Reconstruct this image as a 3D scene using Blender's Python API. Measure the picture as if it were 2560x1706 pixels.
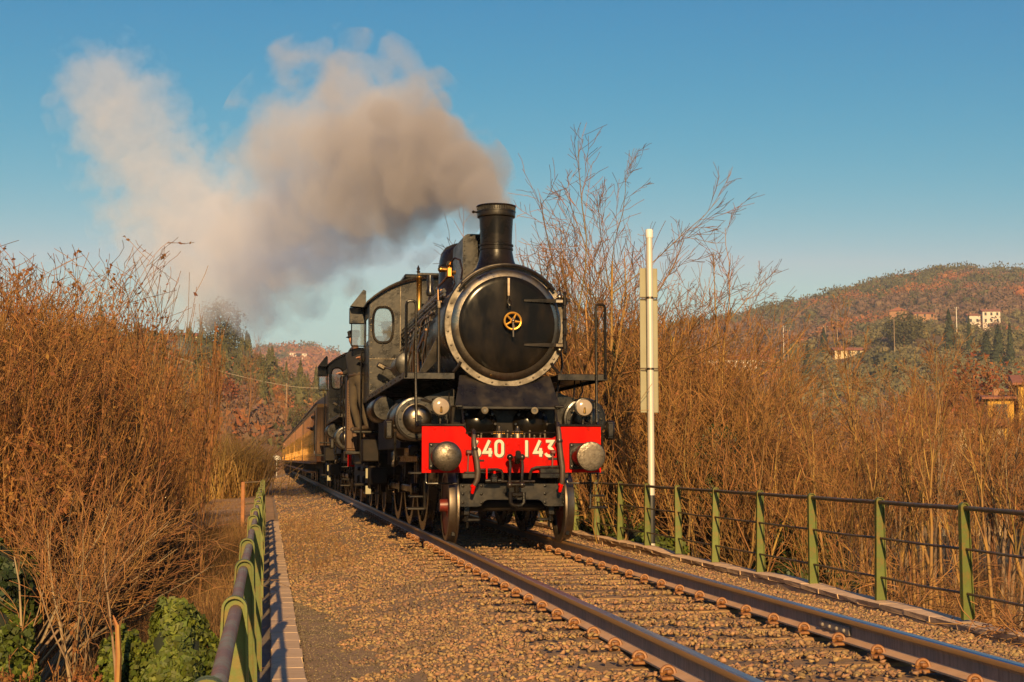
import bpy, bmesh, math, random
import numpy as np
from mathutils import Vector, Matrix

for _o in list(bpy.data.objects):
    bpy.data.objects.remove(_o)
SC = bpy.context.scene
COL = SC.collection
PI = math.pi
R = math.radians

# ------------------------------------------------------------------ camera
cam = bpy.data.cameras.new('camera')
cam.sensor_width = 36.0
cam.lens = 3500.0 / 2560.0 * 36.0
cam.clip_start = 0.05
cam.clip_end = 12000
camo = bpy.data.objects.new('camera', cam)
COL.objects.link(camo)
camo.location = (0, 0, 1.032)
camo.rotation_euler = (R(90 + 4.850), 0, R(-9.868))
SC.camera = camo

# ------------------------------------------------------------------ sky and sun
SUN_EL, SUN_AZ = 21.0, 5.6          # height above the horizon; degrees that the light runs to the right of the track
world = bpy.data.worlds.new('World')
SC.world = world
world.use_nodes = True
wn = world.node_tree.nodes
wn.clear()
sky = wn.new('ShaderNodeTexSky')
sky.sky_type = 'NISHITA'
sky.sun_disc = False
sky.sun_elevation = R(SUN_EL)
sky.sun_rotation = R(180 + SUN_AZ)
sky.altitude = 100
sky.air_density = 1.0
sky.dust_density = 0.6
sky.ozone_density = 3.0
bg = wn.new('ShaderNodeBackground')
bg.inputs['Strength'].default_value = 0.05
wo = wn.new('ShaderNodeOutputWorld')
# one colour grade over the whole sky: deeper, greener blue overhead
_sp = wn.new('ShaderNodeSeparateColor'); _cb = wn.new('ShaderNodeCombineColor')
world.node_tree.links.new(sky.outputs[0], _sp.inputs[0])
for _i, (_ref, _out, _pw, _mx) in enumerate(((2.09, .40, 4.6, 1.72), (3.25, 3.0, 1.35, 2.0), (5.1, 5.45, .60, 2.0))):
    _a = wn.new('ShaderNodeMath'); _a.operation = 'DIVIDE'; _a.inputs[1].default_value = _ref
    _b = wn.new('ShaderNodeMath'); _b.operation = 'MINIMUM'; _b.inputs[1].default_value = _mx
    _c = wn.new('ShaderNodeMath'); _c.operation = 'POWER'; _c.inputs[1].default_value = _pw
    _e = wn.new('ShaderNodeMath'); _e.operation = 'MULTIPLY'; _e.inputs[1].default_value = _out
    for _p, _q in ((_sp.outputs[_i], _a), (_a.outputs[0], _b), (_b.outputs[0], _c), (_c.outputs[0], _e)):
        world.node_tree.links.new(_p, _q.inputs[0])
    world.node_tree.links.new(_e.outputs[0], _cb.inputs[_i])
world.node_tree.links.new(_cb.outputs[0], bg.inputs[0])
world.node_tree.links.new(bg.outputs[0], wo.inputs[0])

sl = bpy.data.lights.new('sun', 'SUN')
sl.energy = 5.0
sl.angle = R(0.53)
sl.color = (1.0, 0.66, 0.30)
slo = bpy.data.objects.new('sun', sl)
COL.objects.link(slo)
slo.location = (-8, -40, 30)
_d = Vector((math.sin(R(SUN_AZ)) * math.cos(R(SUN_EL)), math.cos(R(SUN_AZ)) * math.cos(R(SUN_EL)), -math.sin(R(SUN_EL))))
slo.rotation_euler = _d.to_track_quat('-Z', 'Y').to_euler()

SC.view_settings.view_transform = 'Standard'
SC.view_settings.look = 'None'
SC.view_settings.gamma = 1.0
SC.view_settings.use_curve_mapping = False
SC.view_settings.exposure = 0.86
SC.cycles.max_bounces = 6
SC.cycles.diffuse_bounces = 2
SC.cycles.glossy_bounces = 3
SC.cycles.transmission_bounces = 4
SC.cycles.transparent_max_bounces = 12
SC.cycles.volume_bounces = 3
SC.cycles.use_denoising = True
SC.cycles.denoising_prefilter = 'ACCURATE'
SC.cycles.denoising_input_passes = 'RGB_ALBEDO_NORMAL'
SC.cycles.sample_clamp_indirect = 4.0

# ------------------------------------------------------------------ helpers
def tag(o, label=None, cat=None, group=None, kind=None):
    if label: o['label'] = label
    if cat: o['category'] = cat
    if group: o['group'] = group
    if kind: o['kind'] = kind
    return o

def empty(name, loc=(0, 0, 0), rz=0.0):
    o = bpy.data.objects.new(name, None)
    o.empty_display_size = 0.3
    COL.objects.link(o)
    o.location = loc
    o.rotation_euler = (0, 0, rz)
    return o

def link(name, me, parent=None, loc=None):
    o = bpy.data.objects.new(name, me)
    COL.objects.link(o)
    if parent is not None: o.parent = parent
    if loc is not None: o.location = loc
    return o

KIDS = {}
def children(o):
    return [c for c in bpy.data.objects if c.parent == o]

def copy_tree(o, parent=None, kids=None):
    if kids is None:
        kids = {}
        for c in bpy.data.objects:
            if c.parent is not None: kids.setdefault(c.parent.name, []).append(c)
    c = o.copy()
    COL.objects.link(c)
    if parent is not None: c.parent = parent
    for ch in kids.get(o.name, []):
        copy_tree(ch, c, kids)
    return c

def np_mesh(name, V, F, mat, smooth=False):
    """V (n,3), F (m,k) with k = 3 or 4"""
    V = np.asarray(V, dtype=np.float32); F = np.asarray(F, dtype=np.int32)
    me = bpy.data.meshes.new(name)
    k = F.shape[1]
    me.vertices.add(len(V)); me.vertices.foreach_set('co', V.ravel())
    me.loops.add(F.size); me.loops.foreach_set('vertex_index', F.ravel())
    me.polygons.add(len(F))
    me.polygons.foreach_set('loop_start', np.arange(0, F.size, k, dtype=np.int32))
    if smooth: me.polygons.foreach_set('use_smooth', np.ones(len(F), dtype=bool))
    me.update(calc_edges=True)
    if mat is not None: me.materials.append(mat)
    return me

class MB:
    def __init__(s): s.v = []; s.f = []
    def add(s, vs, fs):
        o = len(s.v); s.v += [tuple(p) for p in vs]; s.f += [tuple(i + o for i in f) for f in fs]
        return s
    def box(s, c, d, bev=0.0, rot=None):
        x, y, z = d[0] / 2, d[1] / 2, d[2] / 2
        b = min(bev, x * .9, y * .9, z * .9)
        if b <= 0:
            vs = [(i * x, j * y, k * z) for i in (-1, 1) for j in (-1, 1) for k in (-1, 1)]
            fs = [(0, 1, 3, 2), (4, 6, 7, 5), (0, 4, 5, 1), (2, 3, 7, 6), (0, 2, 6, 4), (1, 5, 7, 3)]
        else:
            vs = []; idx = {}
            for i in (-1, 1):
                for j in (-1, 1):
                    for k in (-1, 1):
                        idx[(i, j, k, 0)] = len(vs); vs.append((i * x, j * (y - b), k * (z - b)))
                        idx[(i, j, k, 1)] = len(vs); vs.append((i * (x - b), j * y, k * (z - b)))
                        idx[(i, j, k, 2)] = len(vs); vs.append((i * (x - b), j * (y - b), k * z))
            fs = []
            A = [(-1, -1), (1, -1), (1, 1), (-1, 1)]
            for i in (-1, 1):
                fs.append(tuple(idx[(i, a, c2, 0)] for a, c2 in A))
                fs.append(tuple(idx[(a, i, c2, 1)] for a, c2 in A))
                fs.append(tuple(idx[(a, c2, i, 2)] for a, c2 in A))
            for i in (-1, 1):
                for j in (-1, 1):
                    fs.append((idx[(i, j, -1, 0)], idx[(i, j, 1, 0)], idx[(i, j, 1, 1)], idx[(i, j, -1, 1)]))
                    fs.append((idx[(i, -1, j, 0)], idx[(i, 1, j, 0)], idx[(i, 1, j, 2)], idx[(i, -1, j, 2)]))
                    fs.append((idx[(-1, i, j, 1)], idx[(1, i, j, 1)], idx[(1, i, j, 2)], idx[(-1, i, j, 2)]))
                    for k in (-1, 1):
                        fs.append((idx[(i, j, k, 0)], idx[(i, j, k, 1)], idx[(i, j, k, 2)]))
        if rot is not None: vs = [rot @ Vector(p) for p in vs]
        return s.add([(p[0] + c[0], p[1] + c[1], p[2] + c[2]) for p in vs], fs)
    def b2(s, x0, x1, y0, y1, z0, z1, bev=0.0):
        return s.box(((x0 + x1) / 2, (y0 + y1) / 2, (z0 + z1) / 2), (abs(x1 - x0), abs(y1 - y0), abs(z1 - z0)), bev)
    def rings(s, rings, cap0=True, cap1=True, close=False):
        n = len(rings[0]); o = len(s.v)
        for r in rings: s.v += [tuple(p) for p in r]
        m = len(rings)
        for a in range(m - 1 + (1 if close else 0)):
            b = (a + 1) % m
            for i in range(n):
                j = (i + 1) % n
                s.f.append((o + a * n + i, o + a * n + j, o + b * n + j, o + b * n + i))
        if not close:
            if cap0: s.f.append(tuple(o + i for i in range(n - 1, -1, -1)))
            if cap1: s.f.append(tuple(o + (m - 1) * n + i for i in range(n)))
        return s
    def cyl(s, p0, p1, r0, r1=None, n=16, cap=True):
        r1 = r0 if r1 is None else r1
        p0 = Vector(p0); p1 = Vector(p1); t = (p1 - p0).normalized()
        u = t.orthogonal().normalized(); w = t.cross(u)
        rg = [[p + r * (u * math.cos(2 * PI * i / n) + w * math.sin(2 * PI * i / n)) for i in range(n)] for p, r in ((p0, r0), (p1, r1))]
        return s.rings(rg, cap, cap)
    def tube(s, pts, r, n=8, close=False):
        P = [Vector(p) for p in pts]; m = len(P); rg = []
        up = None
        for i, p in enumerate(P):
            if close: t = (P[(i + 1) % m] - P[i - 1]).normalized()
            else: t = (P[min(i + 1, m - 1)] - P[max(i - 1, 0)]).normalized()
            if up is None: up = t.orthogonal().normalized()
            u = (up - t * up.dot(t))
            u = u.normalized() if u.length > 1e-5 else t.orthogonal().normalized()
            up = u; w = t.cross(u)
            rr = r[i] if isinstance(r, (list, tuple)) else r
            rg.append([p + rr * (u * math.cos(2 * PI * k / n) + w * math.sin(2 * PI * k / n)) for k in range(n)])
        return s.rings(rg, close=close)
    def lathe(s, prof, c=(0, 0, 0), axis='z', n=32, caps=True):
        rg = []
        for r, h in prof:
            ring = []
            for i in range(n):
                a = 2 * PI * i / n; x, y = r * math.cos(a), r * math.sin(a)
                if axis == 'z': q = (x, y, h)
                elif axis == 'y': q = (y, h, x)
                else: q = (h, x, y)
                ring.append((q[0] + c[0], q[1] + c[1], q[2] + c[2]))
            rg.append(ring)
        return s.rings(rg, caps, caps)
    def prism(s, out, a0, a1, axis='y'):
        """outline in the two other axes (x,z for y; y,z for x; x,y for z), extruded along axis"""
        def P(q, a):
            return (q[0], a, q[1]) if axis == 'y' else ((a, q[0], q[1]) if axis == 'x' else (q[0], q[1], a))
        return s.rings([[P(q, a0) for q in out], [P(q, a1) for q in out]])
    def ball(s, c, r, n=8, sz=(1, 1, 1)):
        m = max(4, n // 2)
        prof = [(max(1e-4, r * math.sin(PI * i / m)), -r * math.cos(PI * i / m)) for i in range(m + 1)]
        o = len(s.v); s.lathe(prof, (0, 0, 0), 'z', n)
        for i in range(o, len(s.v)):
            p = s.v[i]; s.v[i] = (p[0] * sz[0] + c[0], p[1] * sz[1] + c[1], p[2] * sz[2] + c[2])
        return s
    def ribbon(s, pts, w, y0, y1, close=False):
        """flat stroke of width w in the xz plane from depth y0 to y1"""
        P = [Vector((p[0], p[1])) for p in pts]; m = len(P); L = []; Rr = []
        for i in range(m):
            a = P[i - 1] if (i > 0 or close) else None
            b = P[(i + 1) % m] if (i < m - 1 or close) else None
            d1 = (P[i] - a).normalized() if a is not None else None
            d2 = (b - P[i]).normalized() if b is not None else None
            if d1 is None: d1 = d2
            if d2 is None: d2 = d1
            n1 = Vector((-d1.y, d1.x)); n2 = Vector((-d2.y, d2.x)); nn = (n1 + n2)
            nn = nn.normalized() if nn.length > 1e-4 else n1
            k = min(2.0, 1 / max(.4, nn.dot(n1)))
            L.append(P[i] + nn * w / 2 * k); Rr.append(P[i] - nn * w / 2 * k)
        rg = [[(L[i].x, y0, L[i].y), (Rr[i].x, y0, Rr[i].y), (Rr[i].x, y1, Rr[i].y), (L[i].x, y1, L[i].y)] for i in range(m)]
        return s.rings(rg, close=close)
    def mesh(s, name, mat, ang=38):
        me = bpy.data.meshes.new(name)
        me.from_pydata(s.v, [], s.f)
        me.validate()
        bm = bmesh.new(); bm.from_mesh(me); bmesh.ops.recalc_face_normals(bm, faces=bm.faces); bm.to_mesh(me); bm.free()
        if ang:
            me.polygons.foreach_set('use_smooth', [True] * len(me.polygons))
            me.set_sharp_from_angle(angle=R(ang))
        if mat is not None: me.materials.append(mat)
        return me
    def build(s, name, mat, parent=None, ang=38):
        return link(name, s.mesh(name, mat, ang), parent)

def arc(c, r, a0, a1, n):
    return [(c[0] + r * math.cos(R(a0 + (a1 - a0) * i / n)), c[1] + r * math.sin(R(a0 + (a1 - a0) * i / n))) for i in range(n + 1)]

# ------------------------------------------------------------------ materials
ALB = .72
def M(name, base, rough=.6, metal=0.0, col2=None, scale=4.0, amt=1.0, detail=6, bump=0.0, bscale=40.0, coat=0.0, spec=0.5,
      col3=None, scale3=30.0, lo=.4, hi=.65, stretch=None, rvar=0.0, subsurf=0.0, objvar=0.0, transl=0.0):
    if metal < .5:
        base = tuple(c * ALB for c in base); col2 = col2 and tuple(c * ALB for c in col2); col3 = col3 and tuple(c * ALB for c in col3)
    m = bpy.data.materials.new(name)
    m.use_nodes = True
    nt = m.node_tree; N = nt.nodes; Lk = nt.links
    bs = N['Principled BSDF']
    bs.inputs['Roughness'].default_value = rough
    bs.inputs['Metallic'].default_value = metal
    bs.inputs['Specular IOR Level'].default_value = spec
    bs.inputs['Coat Weight'].default_value = coat
    bs.inputs['Coat Roughness'].default_value = 0.12
    tc = N.new('ShaderNodeTexCoord')
    vec = tc.outputs['Object']
    if stretch:
        mp = N.new('ShaderNodeMapping'); mp.inputs['Scale'].default_value = stretch
        Lk.new(vec, mp.inputs['Vector']); vec = mp.outputs[0]
    cur = None
    def noise(sc, det):
        n = N.new('ShaderNodeTexNoise'); n.inputs['Scale'].default_value = sc; n.inputs['Detail'].default_value = det
        n.inputs['Roughness'].default_value = .62
        Lk.new(vec, n.inputs['Vector']); return n
    rgb = N.new('ShaderNodeRGB'); rgb.outputs[0].default_value = (*base, 1); cur = rgb.outputs[0]
    def mix(fac, c):
        mx = N.new('ShaderNodeMix'); mx.data_type = 'RGBA'
        Lk.new(fac, mx.inputs[0]); Lk.new(cur, mx.inputs[6])
        mx.inputs[7].default_value = (*c, 1)
        return mx.outputs[2]
    if col2 is not None:
        n = noise(scale, detail)
        mr = N.new('ShaderNodeMapRange'); mr.inputs[1].default_value = lo; mr.inputs[2].default_value = hi
        mr.inputs[3].default_value = 0; mr.inputs[4].default_value = amt
        Lk.new(n.outputs[0], mr.inputs[0]); cur = mix(mr.outputs[0], col2)
        if rvar:
            m2 = N.new('ShaderNodeMapRange'); m2.inputs[3].default_value = max(0, rough - rvar); m2.inputs[4].default_value = min(1, rough + rvar)
            m2.inputs[1].default_value = .3; m2.inputs[2].default_value = .7
            Lk.new(n.outputs[0], m2.inputs[0]); Lk.new(m2.outputs[0], bs.inputs['Roughness'])
    if col3 is not None:
        n = noise(scale3, 4)
        mr = N.new('ShaderNodeMapRange'); mr.inputs[1].default_value = .5; mr.inputs[2].default_value = .68
        mr.inputs[3].default_value = 0; mr.inputs[4].default_value = 1
        Lk.new(n.outputs[0], mr.inputs[0]); cur = mix(mr.outputs[0], col3)
    if objvar:
        oi = N.new('ShaderNodeObjectInfo'); hs = N.new('ShaderNodeHueSaturation')
        mr = N.new('ShaderNodeMapRange'); mr.inputs[3].default_value = 1 - objvar; mr.inputs[4].default_value = 1 + objvar
        Lk.new(oi.outputs['Random'], mr.inputs[0]); Lk.new(mr.outputs[0], hs.inputs['Value']); Lk.new(cur, hs.inputs['Color'])
        cur = hs.outputs[0]
    Lk.new(cur, bs.inputs['Base Color'])
    if bump:
        n = noise(bscale, 5); bp = N.new('ShaderNodeBump'); bp.inputs['Strength'].default_value = bump; bp.inputs['Distance'].default_value = .02
        Lk.new(n.outputs[0], bp.inputs['Height']); Lk.new(bp.outputs[0], bs.inputs['Normal'])
    if transl:
        out = N['Material Output']; tr = N.new('ShaderNodeBsdfTranslucent'); mx = N.new('ShaderNodeMixShader')
        mx.inputs[0].default_value = transl
        Lk.new(cur, tr.inputs['Color']); Lk.new(bs.outputs[0], mx.inputs[1]); Lk.new(tr.outputs[0], mx.inputs[2]); Lk.new(mx.outputs[0], out.inputs['Surface'])
    return m

def island_var(m, amt=.3, hue=None):
    """vary a material's base colour from one loose piece of a mesh to the next"""
    nt = m.node_tree; N = nt.nodes; Lk = nt.links; bs = N['Principled BSDF']
    g = N.new('ShaderNodeNewGeometry'); hs = N.new('ShaderNodeHueSaturation')
    mr = N.new('ShaderNodeMapRange'); mr.inputs[3].default_value = 1 - amt; mr.inputs[4].default_value = 1 + amt
    Lk.new(g.outputs['Random Per Island'], mr.inputs[0]); Lk.new(mr.outputs[0], hs.inputs['Value'])
    if hue:
        ml = N.new('ShaderNodeMath'); ml.operation = 'MULTIPLY'; ml.inputs[1].default_value = 7.31
        fr = N.new('ShaderNodeMath'); fr.operation = 'FRACT'
        Lk.new(g.outputs['Random Per Island'], ml.inputs[0]); Lk.new(ml.outputs[0], fr.inputs[0])
        m2 = N.new('ShaderNodeMapRange'); m2.inputs[3].default_value = .5 - hue; m2.inputs[4].default_value = .5 + hue
        Lk.new(fr.outputs[0], m2.inputs[0]); Lk.new(m2.outputs[0], hs.inputs['Hue'])
    src = bs.inputs['Base Color'].links[0].from_socket
    Lk.new(src, hs.inputs['Color']); Lk.new(hs.outputs[0], bs.inputs['Base Color'])
    for l in list(nt.links):
        if l.to_node.type == 'BSDF_TRANSLUCENT' and l.to_socket.name == 'Color':
            Lk.new(hs.outputs[0], l.to_socket)
    return m

MT = {}
MT['black'] = M('black_paint', (.008, .0065, .005), .30, 0, (.026, .017, .010), 3.0, .8, rvar=.12, bump=.08, bscale=30, spec=.16)
MT['dusty_black'] = M('dusty_black', (.009, .007, .005), .34, 0, (.029, .020, .011), 4.0, 1, rvar=.16, bump=.09, bscale=26, col3=(.007, .006, .005), scale3=11, spec=.34, lo=.45, hi=.7)
MT['gloss_black'] = M('gloss_black', (.006, .005, .004), .18, 0, (.024, .016, .009), 2.6, .9, spec=.12, rvar=.09, stretch=(1.6, 1.6, .7), lo=.45, hi=.75)
MT['under_black'] = M('under_black', (.008, .006, .005), .65, 0, (.028, .018, .011), 6.0, .8, bump=.2, bscale=30, spec=.2)
MT['pipe_black'] = M('pipe_black', (.010, .008, .006), .28, 0, (.06, .037, .02), 9.0, .5, rvar=.1, spec=.45)
MT['steel'] = M('bright_steel', (.28, .235, .18), .36, 1.0, (.08, .064, .048), 3.5, 1, rvar=.18, bump=.14, bscale=12)
MT['dull_steel'] = M('dull_steel', (.12, .10, .075), .46, .9, (.05, .04, .03), 6.0, .9, rvar=.14, bump=.12, bscale=24)
MT['worn_steel'] = M('worn_steel', (.25, .195, .14), .42, 1.0, (.11, .08, .055), 9.0, .7, rvar=.1)
MT['buffer_steel'] = M('buffer_steel', (.15, .125, .095), .40, .9, (.055, .045, .034), 22.0, 1, rvar=.16, bump=.2, bscale=60)
MT['red'] = M('red_enamel', (.62, .002, .0006), .45, 0, (.70, .010, .002), 3.0, .8, rvar=.08, spec=.05, bump=.03, bscale=12, col3=(.40, .006, .002), scale3=5, stretch=(1.6, 1.6, .6))
MT['dark_red'] = M('dark_red_paint', (.20, .018, .010), .45, 0, (.06, .02, .012), 8.0, .8)
MT['brass'] = M('old_brass', (.55, .28, .06), .30, 1.0, (.26, .12, .04), 10.0, .6, rvar=.1)
MT['yellow_brass'] = M('yellow_brass', (.72, .36, .05), .35, .7, (.45, .20, .04), 9.0, .6)
MT['cream'] = M('cream_paint', (.72, .64, .46), .5, 0, (.55, .46, .3), 20, .5)
MT['shade_paint'] = M('black_lettering', (.05, .025, .015), .5)
MT['rubber'] = M('rubber_hose', (.055, .032, .02), .55, 0, (.10, .06, .035), 12, .7, bump=.15, bscale=60)
MT['green_paint'] = M('green_railing_paint', (.160, .188, .038), .5, 0, (.10, .128, .028), 6.0, .9, col3=(.29, .16, .04), scale3=6.0, bump=.08, bscale=50, spec=.3, objvar=.15)
MT['rust_pipe'] = M('rusty_green_tube', (.25, .14, .085), .5, .1, (.30, .31, .19), 6.0, .9, col3=(.36, .16, .08), scale3=18, bump=.15, bscale=50, lo=.45, hi=.6)
MT['dark_pipe'] = M('dark_rusty_tube', (.085, .055, .03), .5, .1, (.13, .12, .055), 6.0, .8, col3=(.20, .09, .035), scale3=16, bump=.15)
MT['orange_rust'] = M('orange_rust', (.42, .15, .03), .6, .0, (.20, .07, .025), 6.0, .7, bump=.15)
MT['rail_rust'] = M('rail_rust', (.52, .27, .085), .45, .1, (.42, .22, .08), 3.0, .7, stretch=(8, .4, 8), bump=.05, spec=.4)
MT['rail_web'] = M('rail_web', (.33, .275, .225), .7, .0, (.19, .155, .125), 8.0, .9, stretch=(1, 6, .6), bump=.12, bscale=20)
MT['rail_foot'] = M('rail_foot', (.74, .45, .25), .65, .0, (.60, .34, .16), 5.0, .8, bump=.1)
MT['rail_top'] = M('rail_running_surface', (.42, .42, .42), .30, 1.0, (.30, .28, .26), 10.0, .6, stretch=(6, .3, 1))
MT['clip'] = M('rusty_clip', (.34, .145, .04), .55, .1, (.22, .085, .03), 20.0, .8, bump=.2)
MT['sleeper'] = M('dusty_sleeper', (.35, .20, .082), .9, 0, (.21, .125, .058), 5.0, .9, col3=(.40, .235, .095), scale3=13, bump=.5, bscale=22)
MT['stone'] = island_var(M('ballast_stone', (.42, .245, .105), .85, 0, (.26, .155, .075), 18.0, .9, bump=.25, bscale=40, col3=(.20, .13, .075), scale3=.8), .32, .02)
MT['ballast_bed'] = M('ballast_bed', (.30, .185, .095), .95, 0, (.20, .125, .065), 22.0, .9, bump=.5, bscale=30)
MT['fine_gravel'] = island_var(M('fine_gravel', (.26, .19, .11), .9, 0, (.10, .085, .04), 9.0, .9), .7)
MT['kerb'] = M('kerb_stone', (.70, .48, .285), .85, 0, (.50, .34, .19), 5.0, .9, stretch=(1, 4, 1), bump=.12, bscale=30, objvar=.08)
MT['kerb_brick'] = M('kerb_brick', (.86, .57, .32), .85, 0, (.64, .41, .22), 7.0, .9, bump=.12, bscale=30, objvar=.07)
MT['mortar'] = M('mortar', (.42, .31, .21), .9, 0, (.3, .22, .14), 9, .8, bump=.3)
MT['masonry'] = M('bridge_masonry', (.26, .20, .14), .9, 0, (.16, .12, .08), 2.5, .9, bump=.5, bscale=14)
MT['galv'] = M('galvanised_pole', (.74, .68, .58), .42, .2, (.62, .56, .47), 5.0, .7, stretch=(1, 1, .2))
MT['white_plastic'] = M('white_plastic', (.80, .78, .72), .4)
MT['sign_back'] = M('sign_back', (.33, .31, .20), .5, .1, (.28, .25, .15), 2.0, .7)
MT['wood_brown'] = M('brown_planks', (.13, .066, .030), .55, 0, (.075, .036, .018), 3.0, .9, stretch=(4, 4, .3), bump=.06, spec=.25)
MT['coach_brown'] = M('coach_brown', (.40, .165, .060), .42, 0, (.30, .12, .045), 2.0, .8, spec=.3)
MT['coach_tan'] = M('coach_tan', (.80, .42, .13), .42, 0, (.62, .31, .095), 2.0, .8, spec=.3)
MT['coach_gold'] = M('coach_gold', (.62, .33, .06), .4, 0, (.45, .22, .05), 6.0, .6)
MT['coach_roof'] = M('coach_roof', (.10, .075, .085), .5, 0, (.07, .05, .06), 2.0, .8)
MT['coal'] = M('coal', (.02, .018, .017), .5, 0, (.04, .035, .03), 8, .8, bump=.4)
MT['dark_cloth'] = M('dark_cloth', (.018, .016, .016), .9, 0, (.03, .026, .022), 12, .8, bump=.2)
MT['olive_cloth'] = M('olive_trousers', (.085, .062, .035), .9, 0, (.055, .04, .024), 7, .9, bump=.3, bscale=18)
MT['boot'] = M('brown_boot', (.075, .048, .03), .6, 0, (.05, .032, .02), 12, .8)
MT['skin'] = M('skin', (.50, .24, .14), .55, 0, (.42, .17, .10), 14, .6)
MT['white_cloth'] = M('pale_cloth', (.55, .5, .42), .9)
MT['red_cloth'] = M('red_cloth', (.45, .05, .03), .9)
MT['coach_end'] = M('coach_end_tan', (.46, .20, .035), .5, 0, (.36, .15, .03), 2.0, .8, spec=.3)
MT['copper_pipe'] = M('tarnished_copper', (.30, .17, .085), .30, 1.0, (.10, .06, .035), 8.0, .8, rvar=.1)
MT['ring_steel'] = M('ring_steel', (.15, .13, .105), .5, .9, (.07, .06, .047), 6.0, .9, rvar=.14, bump=.1, bscale=24)
MT['void'] = M('cab_interior', (.02, .017, .014), .8)

def glass_mat(name, tint=(.75, .78, .74), mixf=.35):
    m = bpy.data.materials.new(name); m.use_nodes = True
    nt = m.node_tree; N = nt.nodes; Lk = nt.links; N.remove(N['Principled BSDF'])
    tr = N.new('ShaderNodeBsdfTransparent'); tr.inputs[0].default_value = (*tint, 1)
    gl = N.new('ShaderNodeBsdfGlossy'); gl.inputs[0].default_value = (.9, .9, .88, 1); gl.inputs['Roughness'].default_value = .05
    df = N.new('ShaderNodeBsdfDiffuse'); df.inputs[0].default_value = (.42, .40, .35, 1)
    m1 = N.new('ShaderNodeMixShader'); m1.inputs[0].default_value = .35
    m2 = N.new('ShaderNodeMixShader'); m2.inputs[0].default_value = mixf
    Lk.new(gl.outputs[0], m1.inputs[1]); Lk.new(df.outputs[0], m1.inputs[2])
    Lk.new(tr.outputs[0], m2.inputs[1]); Lk.new(m1.outputs[0], m2.inputs[2])
    Lk.new(m2.outputs[0], N['Material Output'].inputs['Surface'])
    return m
MT['glass'] = glass_mat('dusty_glass')
MT['lamp_glass'] = M('lamp_lens', (.40, .31, .22), .15, 0, (.30, .22, .15), 6, .5, spec=.5)
# ================================================================== TERRAIN
def smooth(a, b, x):
    t = np.clip((x - a) / (b - a), 0, 1)
    return t * t * (3 - 2 * t)

def vnoise(x, y, s, seed=0):
    """cheap smooth value noise"""
    rs = np.random.RandomState(seed)
    tab = rs.rand(64, 64)
    u, v = x / s, y / s
    i, j = np.floor(u).astype(int), np.floor(v).astype(int)
    fu, fv = u - i, v - j
    fu = fu * fu * (3 - 2 * fu); fv = fv * fv * (3 - 2 * fv)
    g = lambda a, b: tab[a % 64, b % 64]
    return (g(i, j) * (1 - fu) + g(i + 1, j) * fu) * (1 - fv) + (g(i, j + 1) * (1 - fu) + g(i + 1, j + 1) * fu) * fv

def ridge_right(t):     # ridge height / distance as a function of X/Y
    return np.interp(t, [-.1, .05, .20, .28, .33, .37, .42, .47, .51, .57, .7, 1.2], [.02, .045, .090, .098, .107, .112, .124, .137, .144, .146, .148, .12])

def ground_h(x, y):
    x = np.asarray(x, float); y = np.asarray(y, float)
    # embankment of the line, valley on the right, gentle bank on the left
    dl = np.clip(-.25 - x, 0, None)
    near = 1 - smooth(18, 36, y)
    left = -.75 - near * (0.4 * smooth(0, 1.6, dl) + 1.2 * smooth(1.4, 6, dl)) - (1 - near) * (.5 * smooth(0, 6, dl) + .6 * smooth(8, 30, dl)) 
    dr = np.clip(x - 6.1, 0, None)
    right = -.75 - 1.1 * smooth(0, 2.5, dr) - 1.9 * smooth(1.5, 9, dr) - 1.0 * smooth(10, 40, dr)
    z = np.where(x < -.25, left, np.where(x > 6.1, right, -.75))
    z = z + np.where((x < -.6) | (x > 6.8), (vnoise(x, y, 3.1, 1) - .5) * .35 + (vnoise(x, y, .9, 2) - .5) * .12, 0)
    return z

def hill_right(x, y):
    yy = np.maximum(y, 1.0); t = x / yy
    s = np.clip((yy - 140) / 960, 0, 1)
    base = -5 + ridge_right(t) * 1100 * (s ** 1.25)
    base += (vnoise(x, y, 90, 4) - .5) * 16 * smooth(.05, .4, s) + (vnoise(x, y, 35, 5) - .5) * 6 * smooth(.05, .3, s)
    return base

def hill_left(x, y):
    yy = np.maximum(y, 1.0); t = x / yy
    e = np.interp(t, [-.40, -.22, -.15, -.0575, -.036, -.008, .021, .043, .065, .085], [.085, .086, .088, .088, .085, .075, .060, .053, .038, .0])
    s = np.clip((yy - 130) / 230, 0, 1)
    return -3 + e * 360 * (s ** 1.15) + (vnoise(x, y, 40, 7) - .5) * 5 * s

def far_ridge(x, y):
    yy = np.maximum(y, 1.0); t = x / yy
    e = np.interp(t, [-.3, -.1, -.02, .0, .022, .035, .055, .075, .10, .16, .3], [.04, .06, .0715, .0745, .0765, .0745, .070, .073, .075, .07, .05])
    s = np.clip((yy - 500) / 1400, 0, 1)
    return -8 + (e * 1900 + 8) * s ** 1.2 + (vnoise(x, y, 120, 9) - .5) * 14 * s

def grid_mesh(name, xs, ys, hf, mat):
    X, Y = np.meshgrid(xs, ys)
    Z = hf(X, Y)
    V = np.stack([X, Y, Z], -1).reshape(-1, 3)
    n, m = len(ys), len(xs)
    i = np.arange(n - 1)[:, None] * m + np.arange(m - 1)[None, :]
    F = np.stack([i, i + 1, i + m + 1, i + m], -1).reshape(-1, 4)
    return np_mesh(name, V, F, mat, True)

def polar_mesh(name, ts, ys, hf, mat):
    T, Y = np.meshgrid(ts, ys)
    X = T * Y
    Z = hf(X, Y)
    V = np.stack([X, Y, Z], -1).reshape(-1, 3)
    n, m = len(ys), len(ts)
    i = np.arange(n - 1)[:, None] * m + np.arange(m - 1)[None, :]
    F = np.stack([i, i + 1, i + m + 1, i + m], -1).reshape(-1, 4)
    return np_mesh(name, V, F, mat, True)

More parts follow.
